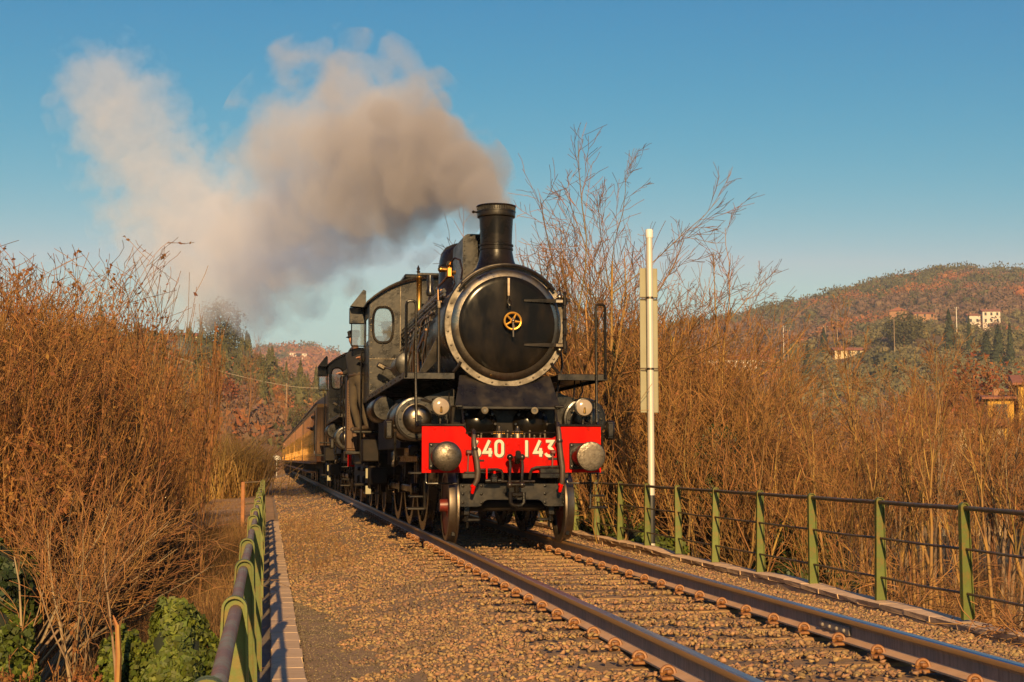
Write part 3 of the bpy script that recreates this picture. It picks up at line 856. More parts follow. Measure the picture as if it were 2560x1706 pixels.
    for x in (-.12, .12):
        g = MB().lathe([(.075, 1.30), (.07, 1.36), (.055, 1.40), (.03, 1.42), (.02, 1.46), (.004, 1.47)], (x, .85, 0), 'z', 18).build('relief_valve', MT['dull_steel'], root)
        b = MB()
        for i in range(12):
            a = 2 * PI * i / 12
            b.box((x + .066 * math.cos(a), .85 + .066 * math.sin(a), 1.378), (.014, .014, .026))
        b.build('valve_grille', MT['yellow_brass'], g)
    b = MB()
    for i, x in enumerate((-.40, -.36, -.02, .03, .20, .27, .33, .41, .47)):
        b.cyl((x, .80, 1.24), (x, .80, 1.33 + .03 * (i % 3)), .014, n=6); b.ball((x, .80, 1.335 + .03 * (i % 3)), .02, 6)
    b.tube([(-.45, .80, 1.30), (.52, .80, 1.31)], .012, 6)
    b.build('lubricator_fitting', MT['dull_steel'], root)
    # ---- outside valve chests and casing
    for q in (-1, 1):
        x = q * 1.13
        b = MB(); b.lathe([(.25, 1.36), (.285, 1.37), (.295, 1.40), (.295, 1.46), (.272, 1.47), (.272, 2.55), (.295, 2.56), (.295, 2.64), (.2, 2.65)], (x, 0, 1.57), 'y', 40)
        b.rings([[(x - q * .05, 1.5, 1.84), (q * .62, 1.5, 1.98), (q * .62, 1.5, 1.45), (x - q * .1, 1.5, 1.32)], [(x - q * .05, 2.5, 1.84), (q * .62, 2.5, 1.98), (q * .62, 2.5, 1.45), (x - q * .1, 2.5, 1.32)]])
        ch = b.build('valve_chest', MT['dusty_black'], root)
        MB().lathe([(.20, 1.342), (.19, 1.338), (.185, 1.30), (.16, 1.25), (.10, 1.22), (.05, 1.212), (.004, 1.21)], (x + q * .0, 0, 1.57), 'y', 36).build('chest_cover', MT['steel'] if q < 0 else MT['dull_steel'], ch)
        b = MB(); b.lathe([(.26, 1.362), (.255, 1.345), (.195, 1.343)], (x, 0, 1.57), 'y', 36, caps=False); b.cyl((x, 1.25, 1.57), (x, 1.10, 1.57), .045, .04, 12); b.cyl((x - .06, 1.24, 1.57), (x + .06, 1.24, 1.57), .03, n=8)
        for i in range(12):
            a = 2 * PI * i / 12; b.cyl((x + .222 * math.cos(a), 1.345, 1.57 + .222 * math.sin(a)), (x + .222 * math.cos(a), 1.318, 1.57 + .222 * math.sin(a)), .016, n=6)
        b.build('chest_flange', MT['dusty_black'], ch)
        # fittings in front of the chest
        b = MB(); b.box((q * 1.49, 1.45, 1.43), (.12, .10, .26), .025); b.box((q * 1.49, 1.395, 1.43), (.075, .02, .19), .01); b.cyl((q * 1.43, 1.45, 1.47), (q * 1.36, 1.45, 1.47), .03, n=8)
        b.tube([(q * 1.40, 1.5, 1.40), (q * 1.40, 1.5, 1.15), (q * 1.37, 1.5, 1.02)], .018, 8)
        b.build('lubricator_box', MT['dusty_black'], root)
        b = MB(); b.lathe([(.17, 4.0), (.185, 4.02), (.185, 5.4), (.17, 5.42)], (q * 1.33, 0, 1.80), 'y', 24)
        for yy in (4.05, 4.15, 5.3): b.lathe([(.186, yy), (.192, yy + .01), (.192, yy + .04), (.186, yy + .05)], (q * 1.33, 0, 1.80), 'y', 24, caps=False)
        b.build('air_reservoir', MT['dusty_black'], root)
    # ---- smokebox front
    b = MB(); b.lathe([(.70, 1.03), (.815, 1.03), (.822, 1.04), (.822, 1.10), (.80, 1.11), (.80, 2.62), (.70, 2.62)], (0, 0, BZ), 'y', 96)
    sb = b.build('smokebox', MT['black'], root)
    fr = MB(); fr.lathe([(.60, 1.028), (.735, 1.026), (.808, 1.026), (.815, 1.033)], (0, 0, BZ), 'y', 96, caps=False)
    ring = fr.build('smokebox_ring', MT['ring_steel'], sb)
    rv = MB()
    for i in range(26):
        a = 2 * PI * (i + .5) / 26
        rv.ball((.772 * math.cos(a), 1.024, BZ + .772 * math.sin(a)), .016, 8, (1, .5, 1))
    rv.build('ring_rivet', MT['dull_steel'], sb)
    d = MB(); d.lathe([(.728, 1.03), (.728, 1.000), (.715, .985), (.665, .965), (.635, .955)], (0, 0, BZ), 'y', 96, caps=False)
    d.build('door_ring', MT['steel'], sb)
    d = MB(); d.lathe([(.64, .958), (.625, .950), (.56, .942), (.45, .934), (.30, .927), (.15, .923), (.004, .921)], (0, 0, BZ), 'y', 96)
    d.build('smokebox_door', MT['gloss_black'], sb, 60)
    # hinges
    for z in (BZ + .315, BZ - .265):
        b = MB()
        b.rings([[(.22, .905, z - .012), (.22, .905, z + .012), (.22, .93, z + .012), (.22, .93, z - .012)],
                 [(.45, .895, z - .022), (.45, .895, z + .022), (.45, .93, z + .022), (.45, .93, z - .022)],
                 [(.64, .905, z - .026), (.64, .905, z + .026), (.64, .95, z + .026), (.64, .95, z - .026)]])
        b.build('hinge_strap', MT['black'], sb)
        b = MB(); b.box((.69, .935, z), (.11, .05, .055), .01); b.ball((.70, .96, z - .06 if z < BZ else z + .06), .040, 10)
        b.build('hinge_bracket', MT['steel'], sb)
    b = MB(); b.cyl((.765, .93, BZ - .36), (.765, .93, BZ + .42), .02, n=10)
    for z in (BZ + .315, BZ - .265): b.cyl((.765, .93, z - .05), (.765, .93, z + .05), .034, n=10)
    b.box((.80, .95, BZ + .33), (.09, .05, .05), .01)
    for z in (-.36, -.13, .08, .42): b.ball((.765, .93, BZ + z), .028, 8)
    b.build('hinge_pin', MT['black'], sb)
    # hand wheel
    c = (.055, .83, BZ + .035)
    b = MB(); b.tube([(c[0] + .108 * math.cos(2 * PI * i / 32), c[1], c[2] + .108 * math.sin(2 * PI * i / 32)) for i in range(32)], .014, 8, True)
    for i in range(5):
        a = R(65 + 72 * i); b.cyl((c[0] + .02 * math.cos(a), c[1] + .015, c[2] + .02 * math.sin(a)), (c[0] + .105 * math.cos(a), c[1], c[2] + .105 * math.sin(a)), .016, .011, 8)
    b.lathe([(.03, c[1] + .03), (.035, c[1] + .0), (.028, c[1] - .012)], (c[0], 0, c[2]), 'y', 12)
    b.build('hand_wheel', MT['yellow_brass'], sb)
    b = MB(); b.cyl((c[0], c[1] + .09, c[2]), (c[0], c[1] - .03, c[2]), .018, n=10); b.ball((c[0], c[1] - .03, c[2]), .026, 10)
    b.tube([(c[0], c[1] - .03, c[2] + .04), (c[0], c[1] - .035, c[2]), (c[0] + .002, c[1] - .035, c[2] - .21)], [.011, .013, .011], 8)
    b.build('dart_handle', MT['worn_steel'], sb)
    b = MB(); b.box((-.005, .80, BZ + .475), (.038, .018, .24), .006)
    b.build('lamp_iron', MT['worn_steel'], sb)
    b = MB(); b.tube([(-.005, .80, BZ + .36), (-.015, .80, BZ + .27), (.005, .80, BZ + .235), (.03, .80, BZ + .245), (.025, .80, BZ + .28), (-.012, .80, BZ + .34)], .012, 6); b.cyl((0, .82, BZ + .35), (0, .90, BZ + .35), .012, n=6)
    b.build('lamp_iron_hook', MT['black'], sb)
    b = MB(); b.tube([(.775 * math.cos(R(a)), .955, BZ + .775 * math.sin(R(a))) for a in range(36, 145, 4)], .02, 8)
    for a in (42, 138): b.box((.775 * math.cos(R(a)), .98, BZ + .775 * math.sin(R(a))), (.06, .07, .06), .012)
    b.build('front_handrail', MT['black'], sb)
    b = MB(); b.ball((-.205, .985, BZ - .66), .022, 8); b.build('door_stud', MT['brass'], sb)
    # ---- boiler barrel, dome, sand box
    b = MB(); b.lathe([(.70, 2.60), (.745, 2.62), (.745, 7.4), (.70, 7.42)], (0, 0, BZ), 'y', 64)
    for yy in (3.0, 4.1, 5.2, 6.2): b.lathe([(.746, yy), (.752, yy + .01), (.752, yy + .06), (.746, yy + .07)], (0, 0, BZ), 'y', 64, caps=False)
    b.rings([[(-.74, 5.6, 1.6), (-.80, 5.6, 2.75), (-.6, 5.6, 3.28), (.6, 5.6, 3.28), (.80, 5.6, 2.75), (.74, 5.6, 1.6)], [(-.74, 7.4, 1.6), (-.80, 7.4, 2.75), (-.6, 7.4, 3.28), (.6, 7.4, 3.28), (.80, 7.4, 2.75), (.74, 7.4, 1.6)]])
    b.build('boiler', MT['black'], root)
    ch = MB().lathe([(.37, 3.50), (.34, 3.56), (.285, 3.64), (.245, 3.74), (.222, 3.86), (.222, 3.875), (.232, 3.88), (.232, 3.905), (.222, 3.91), (.222, 3.93), (.236, 3.935), (.236, 3.955), (.216, 3.965), (.222, 4.15), (.233, 4.33)], (-.015, 1.75, 0), 'z', 56).build('chimney', MT['black'], root)
    MB().lathe([(.236, 4.325), (.258, 4.335), (.262, 4.35), (.262, 4.395), (.268, 4.40), (.268, 4.415), (.252, 4.42), (.25, 4.475), (.24, 4.485), (.205, 4.485), (.20, 4.40), (.19, 4.30), (.01, 4.30)], (-.015, 1.75, 0), 'z', 56, caps=False).build('chimney_cap', MT['dusty_black'], ch)
    b = MB()
    for i in range(56):
        a = 2 * PI * i / 56; b.box((-.015 + .258 * math.cos(a), 1.75 + .258 * math.sin(a), 4.445), (.012, .012, .05))
    b.tube([(-.015 + .262 * math.cos(R(a)), 1.75 + .262 * math.sin(R(a)), 4.482) for a in range(0, 360, 8)], .012, 6, True)
    b.cyl((-.27, 1.75, 4.40), (-.33, 1.72, 4.40), .012, n=6); b.ball((-.335, 1.72, 4.40), .022, 8)
    b.build('spark_rim', MT['black'], ch)
    # feed box behind the chimney
    def rr(hw, z0, z1, r): return [(-hw, z0), (.22, z0)] + arc((.22 - r, z1 - r), r, 0, 90, 5) + arc((-hw + r, z1 - r), r, 90, 180, 5)
    sbx = MB().prism(rr(.40, 3.45, 4.19, .09), 2.30, 3.35).build('sand_box', MT['dusty_black'], root)
    b = MB(); b.b2(-.10, .19, 2.285, 2.30, 3.60, 4.08, .01); b.tube([(-.14, 2.27, 4.09), (.18, 2.27, 4.10)], .012, 6); b.tube([(-.14, 2.4, 4.19), (-.14, 2.4, 4.235), (.1, 2.4, 4.235)], .012, 6)
    b.build('sand_box_door', MT['void'], sbx)
    b = MB()
    for i in range(10):
        for q in (-.97, .53): b.ball((q * .385, 2.298, 3.50 + .065 * i), .012, 6, (1, .6, 1))
    b.build('sand_box_rivet', MT['dusty_black'], sbx)
    MB().lathe([(.62, 3.44), (.55, 3.50), (.50, 3.58), (.49, 3.95), (.50, 3.96), (.50, 3.985), (.49, 3.99), (.485, 4.05), (.46, 4.16), (.40, 4.25), (.30, 4.30), (.004, 4.32)], (-.03, 4.05, 0), 'z', 48).build('steam_dome', MT['black'], root)
    # safety valve column and arm near the cab
    b = MB(); b.b2(-.62, -.20, 6.27, 6.33, 4.12, 4.16, .006); b.lathe([(.02, 4.16), (.035, 4.18), (.018, 4.20), (.03, 4.23), (.004, 4.29)], (-.60, 6.3, 0), 'z', 10); b.cyl((-.60, 6.3, 4.06), (-.60, 6.3, 4.17), .018, n=8)
    b.lathe([(.06, 3.78), (.07, 3.85), (.05, 3.90), (.06, 4.0), (.05, 4.12)], (-.40, 6.3, 0), 'z', 14); b.tube([(-.40, 6.3, 3.8), (-.42, 6.25, 3.7), (-.52, 6.2, 3.58)], .02, 8)
    b.build('safety_valve', MT['pipe_black'], root)
    MB().lathe([(.045, 3.50), (.052, 3.56), (.045, 3.60), (.045, 4.05), (.052, 4.06), (.052, 4.10), (.03, 4.11)], (-.585, 6.3, 0), 'z', 16).build('whistle_tube', MT['brass'], root)
    # brass steam valve near the dome
    b = MB(); b.box((-.57, 2.45, 3.66), (.09, .09, .16), .02); b.cyl((-.57, 2.45, 3.70), (-.68, 2.45, 3.70), .032, .04, 10); b.ball((-.69, 2.45, 3.70), .045, 10); b.lathe([(.03, 3.73), (.045, 3.76), (.03, 3.80), (.02, 3.82)], (-.57, 2.45, 0), 'z', 12); b.cyl((-.57, 2.45, 3.66), (-.48, 2.45, 3.66), .03, n=8)
    b.build('steam_valve', MT['brass'], root)
    # injector
    b = MB(); b.lathe([(.02, 3.12), (.05, 3.12), (.05, 3.10), (.02, 3.10)], (-.73, 4.95, 0), 'z', 12); b.cyl((-.73, 4.95, 3.1), (-.73, 4.95, 2.98), .02, n=8); b.lathe([(.05, 2.99), (.08, 2.96), (.10, 2.88), (.08, 2.80), (.11, 2.76), (.11, 2.71), (.07, 2.68), (.07, 2.6)], (-.73, 4.95, 0), 'z', 16)
    b.cyl((-.73, 4.95, 2.86), (-.58, 4.95, 2.87), .05, .06, 12); b.ball((-.57, 4.95, 2.87), .075, 12)
    b.build('injector', MT['yellow_brass'], root)
    b = MB()
    for dx, zt in ((-.75, 2.6), (-.66, 2.62), (-.60, 2.75)): b.tube([(dx, 4.95, zt), (dx, 4.95, 2.16)], .018, 8)
    for z in (2.3, 2.42, 2.52): b.cyl((-.80, 4.9, z), (-.56, 4.9, z), .022, n=8)
    b.tube([(-.57, 4.9, 2.85), (-.55, 4.7, 2.6), (-.57, 4.6, 2.4), (-.6, 4.6, 2.2)], .02, 8)
    b.lathe([(.09, 2.35), (.10, 2.40), (.10, 2.5), (.07, 2.55)], (-.70, 4.7, 0), 'z', 14)
    b.build('injector_pipe', MT['pipe_black'], root)
    # air pump drum lying on the board
    b = MB(); b.lathe([(.10, 5.08), (.185, 5.06), (.195, 5.04), (.195, 5.0), (.18, 4.99)], (-.90, 0, 2.54), 'y', 28); b.lathe([(.18, 5.05), (.18, 6.0), (.1, 6.05)], (-.90, 0, 2.54), 'y', 28)
    b.build('oil_drum', MT['dusty_black'], root)
    b = MB(); b.tube([(-.92, 5.0, 2.2), (-.92, 5.0, 2.38)], .03, 8); b.tube([(-.92, 5.0, 2.38), (-1.0, 6.0, 2.5), (-1.12, 6.88, 2.6)], .014, 6); b.box((-1.16, 6.9, 2.62), (.16, .12, .09), .02, Matrix.Rotation(.5, 3, 'Y')); b.tube([(-1.1, 6.9, 2.62), (-.95, 6.8, 2.55)], .025, 8)
    b.build('sight_glass', MT['dull_steel'], root)
    # ---- pipes along the boiler
    b = MB()
    def yl(x, z, y0, y1, r):
        b.tube([(x, y0, z), (x, (y0 + y1) / 2, z + .01), (x, y1, z)], r, 8)
    yl(-.775, 3.215, 1.35, 7.35, .022); yl(-.745, 3.29, 1.6, 7.35, .028); yl(-.70, 3.36, 2.0, 7.3, .018); yl(-.80, 3.08, 2.2, 6.6, .02); yl(-.82, 2.98, 2.4, 6.2, .016)
    for y in (2.2, 3.6, 5.0, 6.4): b.cyl((-.60, y, 3.18), (-.80, y, 3.215), .018, n=8); b.ball((-.775, y, 3.215), .035, 8)
    b.build('boiler_pipe', MT['pipe_black'], root)
    b = MB()
    yl(-.83, 2.90, 3.0, 7.0, .017); yl(-.66, 3.42, 2.6, 7.3, .020); yl(-.79, 3.15, 1.6, 7.2, .013)
    for k in range(7):
        y = 2.7 + .55 * k
        b.tube([(-.72, y, 3.30), (-.80, y - .04, 3.10), (-.84, y + .02, 2.85), (-.90, y + .1, 2.5), (-.90, y + .12, 2.17)], .012, 6); b.ball((-.81, y - .02, 3.08), .028, 8); b.ball((-.74, y, 3.28), .026, 8)
    b.tube([(-.60, 2.45, 3.60), (-.66, 2.35, 3.52), (-.80, 2.0, 3.37), (-.84, 1.6, 3.33), (-.845, 1.45, 3.28), (-.84, 1.45, 3.1)], .018, 8)
    b.tube([(-.55, 2.45, 3.80), (-.50, 2.4, 3.86), (-.44, 2.3, 3.82), (-.42, 2.2, 3.66), (-.45, 2.1, 3.52)], .014, 8)
    b.tube([(-.52, 2.45, 3.62), (-.50, 2.4, 3.5), (-.54, 2.35, 3.42)], .014, 8)
    for k, (xx, zz) in enumerate(((-.78, 3.0), (-.83, 2.85), (-.86, 2.7))):
        y = 3.0 + .45 * k
        b.tube([(-.74, y, 3.22), (xx - .02, y, 3.05), (xx - .06, y + .05, 2.75), (xx - .06, y + .05, 2.18)], .016, 8)
    b.tube([(-.78, 3.2, 2.98), (-.95, 3.0, 2.6), (-.95, 2.9, 2.2)], .022, 8)
    b.build('copper_pipe', MT['copper_pipe'], root)
    b = MB(); b.tube([(-.835, 1.45, 3.08), (-.83, 1.45, 2.17)], .018, 8); b.build('lubricator_rod', MT['dull_steel'], root)
    MB().box((-.835, 1.45, 3.09), (.05, .05, .11), .008).build('rod_fork', MT['dull_steel'], root)
    b = MB(); b.rings([[(-.62, 2.0, 2.55), (-.62, 2.06, 2.55), (-.70, 2.06, 2.9), (-.70, 2.0, 2.9)], [(-1.0, 2.0, 2.16), (-1.0, 2.06, 2.16), (-1.06, 2.06, 2.16), (-1.06, 2.0, 2.16)]]); b.build('boiler_stay', MT['black'], root)
    # right side pipes
    b = MB()
    yl(.775, 3.215, 1.35, 7.35, .022); yl(.80, 3.08, 2.0, 6.8, .02)
    b.tube([(.78, 1.4, 2.7), (.83, 1.4, 2.3), (.75, 1.35, 1.95), (.72, 1.3, 1.78)], .016, 8)
    b.tube([(1.02, 1.5, 2.1), (1.0, 1.45, 1.95), (.98, 1.4, 1.86)], .01, 6); b.tube([(1.10, 1.5, 2.1), (1.12, 1.45, 1.95), (1.06, 1.4, 1.86)], .01, 6)
    b.build('boiler_pipe', MT['pipe_black'], root)
    # ---- running boards and steps
    for q in (-1, 1):
        b = MB(); b.b2(q * .70, q * 1.33, 1.0, 7.35, 2.115, 2.15, 0)
        b.b2(q * .68, q * 1.345, .985, 1.01, 2.07, 2.155, .006)
        b.b2(q * 1.32, q * 1.345, .99, 8.9, 2.07, 2.155, .006)
        rb = b.build('running_board', MT['dusty_black'], root)
        b = MB()
        for i in range(9): b.ball((q * 1.346, 1.4 + i * .7, 2.11), .014, 6)
        b.build('board_rivet', MT['black'], rb)
        MB().tube([(q * .70, 1.0, 2.16), (q * .63, 1.02, 2.24), (q * .60, 1.02, 2.30)], .022, 6).build('board_stay', MT['black'], rb)
        MB().tube([(q * 1.315, .96, 2.10), (q * 1.315, .96, 3.02), (q * 1.305, .96, 3.06), (q * 1.28, .96, 3.075), (q * 1.225, .96, 3.075), (q * 1.20, .96, 3.06), (q * 1.19, .96, 3.02), (q * 1.19, .95, 2.0), (q * 1.18, .9, 1.52), (q * 1.17, .8, 1.47), (q * 1.10, .72, 1.46)], .019, 8).build('hoop_handrail', MT['black'], root)
        b = MB(); b.b2(q * 1.08, q * 1.27, .85, 1.05, .85, .88, .006); b.b2(q * 1.08, q * 1.27, .85, 1.0, .555, .58, .006); b.b2(q * 1.08, q * 1.30, .83, 1.0, .40, .43, .006)
        b.tube([(q * 1.04, .70, .93), (q * 1.08, .84, .90), (q * 1.08, .85, .45), (q * 1.07, .85, .41)], .017, 8)
        b.build('front_step', MT['dusty_black'], root)
    # ---- headlamps
    for x in (-.875, 1.0):
        b = MB(); b.lathe([(.085, .98), (.115, .95), (.118, .87), (.125, .86), (.125, .835), (.108, .83)], (x, 0, 1.71), 'y', 32)
        b.box((x, .93, 1.57), (.03, .05, .10), .006); b.cyl((x, .92, 1.57), (x, .92, 1.47), .012, n=6)
        for i in range(4): a = R(45 + 90 * i); b.ball((x + .125 * math.cos(a), .845, 1.71 + .125 * math.sin(a)), .014, 6)
        b.tube([(x - .1, .95, 1.80), (x, .98, 1.84), (x + .1, .95, 1.80)], .012, 6); b.tube([(x + (.05 if x < 0 else -.05), .95, 1.55), (x + .1, .98, 1.50), (x + .12, 1.0, 1.7), (x + .15, 1.2, 1.9)], .008, 6)
        b.tube([(x, .96, 1.75), (x - .25 if x < 0 else x + .18, .96, 1.80)], .016, 6)
        hl = b.build('headlamp', MT['dusty_black'], root)
        MB().lathe([(.108, .832), (.08, .818), (.04, .812), (.003, .81)], (x, 0, 1.71), 'y', 32).build('lens', MT['lamp_glass'], hl, 60)
        MB().cyl((x, .808, 1.64), (x, .806, 1.70), .018, .012, 8).ball((x, .806, 1.70), .014, 8).build('bulb', MT['brass'], hl)
    # ---- frames, axles, wheels
    b = MB()
    for q in (-1, 1): b.b2(q * .58, q * .61, .66, 8.9, .62, 1.5)
    b.b2(-.58, .58, 1.3, 1.5, .55, 1.2); b.b2(-.58, .58, 2.6, 2.8, .6, 1.4); b.b2(-.9, .9, 5.2, 8.6, .95, 1.7)
    b.cyl((-.70, .98, .45), (.70, .98, .45), .08, n=12)
    for y in (3.66, 5.62, 7.58): b.cyl((-.70, y, .925), (.70, y, .925), .09, n=12)
    b.b2(-1.2, -.75, 2.9, 6.9, 1.2, 1.9); b.b2(.75, 1.2, 2.9, 6.9, 1.2, 1.9)
    fm = b.build('main_frame', MT['under_black'], root)
    for q in (-1, 1):
        b = MB(); b.box((q * .55, .85, .40), (.10, .14, .16), .02); b.cyl((q * .55, .84, .42), (q * .55, .84, .25), .03, n=8); b.box((q * .48, .86, .27), (.22, .05, .04), .01); b.cyl((q * .53, .85, .24), (q * .53, .85, .17), .018, n=8)
        b.build('axle_bracket', MT['dusty_black'], root)
    for q in (-1, 1):
        wheel(root, 'leading_wheel', q * .752, .98, .45, q, 10, 'red')
        for y in (3.66, 5.62, 7.58): wheel(root, 'driving_wheel', q * .752, y, .925, q, 18, 'dark')
        b = MB(); b.b2(q * .90, q * .94, 3.4, 7.8, .55, .65, .01); b.b2(q * .95, q * .99, 2.6, 5.6, 1.0, 1.1, .01)
        for y in (3.66, 5.62, 7.58): b.cyl((q * .86, y, .60), (q * .97, y, .60), .09, n=14)
        b.b2(q * .95, q * 1.1, 2.7, 3.4, 1.08, 1.24, .02)
        b.build('coupling_rod', MT['pipe_black'], root)
        b = MB(); b.tube([(q * 1.36, 2.2, 1.12), (q * 1.28, 2.6, .98), (q * 1.20, 3.2, 1.05)], .03, 8); b.box((q * 1.36, 2.2, 1.05), (.06, .05, .12), .015); b.ball((q * 1.36, 2.15, .97), .04, 8)
        b.build('crosshead_link', MT['dull_steel'], root)
    # ---- cab
    W = 1.335
    def roof(x): return 4.21 - .42 * (abs(x) / W) ** 2.6
    top = [(x, roof(x)) for x in np.linspace(W, -W, 21)]
    # front sheet as panel strips round the two windows
    wc, ww, wh = 1.10, .175, .31
    bm = bmesh.new()
    outer = [(-W, 2.06), (W, 2.06)] + top
    def ov(cx, n=28):
        pts = []
        for i in range(n):
            a = 2 * PI * i / n; ex = 2.0 / 3.0
            pts.append((cx + ww * math.copysign(abs(math.cos(a)) ** ex, math.cos(a)), 3.375 + wh * math.copysign(abs(math.sin(a)) ** ex, math.sin(a))))
        return pts
    loops = [outer, ov(-wc), ov(wc)]
    ed = []
    for lp in loops:
        vs = [bm.verts.new((p[0], 7.36, p[1])) for p in lp]
        ed += [bm.edges.new((vs[i], vs[(i + 1) % len(vs)])) for i in range(len(vs))]
    bmesh.ops.triangle_fill(bm, edges=ed, use_beauty=True)
    fs = list(bm.faces)
    ex = bmesh.ops.extrude_face_region(bm, geom=fs)
    bmesh.ops.translate(bm, verts=[g for g in ex['geom'] if isinstance(g, bmesh.types.BMVert)], vec=(0, .02, 0))
    bmesh.ops.recalc_face_normals(bm, faces=bm.faces)
    me = bpy.data.meshes.new('cab_front'); bm.to_mesh(me); bm.free(); me.materials.append(MT['dusty_black'])
    cf = link('cab_front', me, root)
    for cx in (-wc, wc):
        p = [(q[0], 7.345, q[1]) for q in ov(cx)]
        MB().tube(p, .022, 6, True).build('window_frame', MT['black'], cf)
        MB().rings([[(q[0], 7.368, q[1]) for q in ov(cx)], [(q[0], 7.374, q[1]) for q in ov(cx)]]).build('window_pane', MT['glass'], cf, 0)
    b = MB()
    for i in range(16): b.ball((-W + .03, 7.357, 2.12 + i * .105), .012, 6, (1, .6, 1)); b.ball((W - .03, 7.357, 2.12 + i * .105), .012, 6, (1, .6, 1))
    for i in range(14): b.ball((-W + .06 + i * .05, 7.357, 2.79), .011, 6, (1, .6, 1))
    for i in range(40):
        x = -W + .05 + i * (2 * W - .1) / 39; b.ball((x, 7.357, roof(x) - .05), .011, 6, (1, .6, 1))
    for q in (-1, 1):
        for i in range(14): b.ball((q * .80, 7.357, 3.15 + i * .07), .010, 6, (1, .6, 1))
        for i in range(22):
            a = 2 * PI * i / 22; b.ball((q * wc + (ww + .05) * math.cos(a), 7.357, 3.375 + (wh + .05) * math.sin(a)), .009, 6, (1, .6, 1))
    b.b2(-W + .002, -.72, 7.352, 7.36, 2.775, 2.785); b.b2(-.805, -.795, 7.350, 7.36, 2.8, 4.05)
    b.build('cab_rivet', MT['dull_steel'], cf)
    # roof, sides, back
    b = MB()
    xs = np.linspace(-W - .06, W + .06, 23)
    def rf(x): return 4.235 - .44 * (abs(x) / W) ** 2.6
    b.rings([[(x, 7.22, rf(x)) for x in xs] + [(x, 7.22, rf(x) + .03) for x in xs[::-1]], [(x, 9.6, rf(x)) for x in xs] + [(x, 9.6, rf(x) + .03) for x in xs[::-1]]])
    rfo = b.build('cab_roof', MT['black'], root)
    MB().b2(-.72, .72, 7.5, 8.6, 4.22, 4.30, .02).build('roof_vent', MT['dusty_black'], rfo)
    for q in (-1, 1):
        b = MB(); b.b2(q * (W - .02), q * W, 7.38, 8.9, 2.06, 3.05); b.b2(q * (W - .02), q * W, 7.38, 7.70, 3.05, 3.80); b.b2(q * (W - .02), q * W, 8.45, 8.9, 3.05, 3.80); b.b2(q * (W - .02), q * W, 7.70, 8.45, 3.55, 3.80)
        cs = b.build('cab_side', MT['black'], root)
        b = MB(); b.b2(q * (W + .01), q * (W + .23), 8.62, 8.64, 3.12, 3.50); b.build('wind_deflector', MT['glass'], cs, 0)
        b = MB(); b.tube([(q * W, 8.62, 3.10), (q * (W + .23), 8.62, 3.10), (q * (W + .24), 8.62, 3.11), (q * (W + .24), 8.62, 3.52)], .012, 6); b.b2(q * (W + .005), q * (W + .28), 8.58, 8.72, 3.51, 3.80, .01)
        b.rings([[(q * W, 8.3, 3.78), (q * (W + .28), 8.3, 3.80), (q * (W + .05), 8.3, 4.10), (q * W, 8.3, 4.08)], [(q * W, 8.55, 3.78), (q * (W + .28), 8.55, 3.80), (q * (W + .05), 8.55, 4.10), (q * W, 8.55, 4.08)]])
        b.build('deflector_frame', MT['dusty_black'], cs)
        # hanging dark tarpaulin and steps
        b = MB(); b.b2(q * 1.02, q * 1.52, 8.55, 9.2, 1.52, 1.56, .008); b.b2(q * 1.05, q * 1.34, 8.35, 8.6, .93, .97, .006); b.b2(q * 1.05, q * 1.34, 8.35, 8.6, .42, .45, .006)
        b.tube([(q * 1.40, 8.5, 3.0), (q * 1.40, 8.5, 1.0)], .016, 8); b.b2(q * 1.06, q * 1.08, 8.4, 8.5, .42, 2.0)
        cb = b.build('cab_step', MT['dusty_black'], root)
        for z0, z1 in ((.70, .88), (.42, .57)): MB().b2(q * 1.215, q * 1.315, 8.33, 8.345, z0, z1, .004).build('step_plate', MT['sign_back'], cb)
        b = MB(); b.b2(q * 1.10, q * 1.40, 8.0, 8.4, 1.0, 1.4, .02); b.cyl((q * 1.2, 8.3, 1.0), (q * 1.2, 8.3, .55), .08, n=10); b.b2(q * .95, q * 1.25, 8.0, 8.6, .6, .9, .02)
        b.build('ash_pan', MT['under_black'], root)
    b = MB(); b.b2(-1.28, 1.28, 8.0, 8.9, 2.0, 2.06); b.b2(-.75, .75, 7.5, 7.6, 2.1, 3.4); b.build('cab_floor', MT['void'], root)

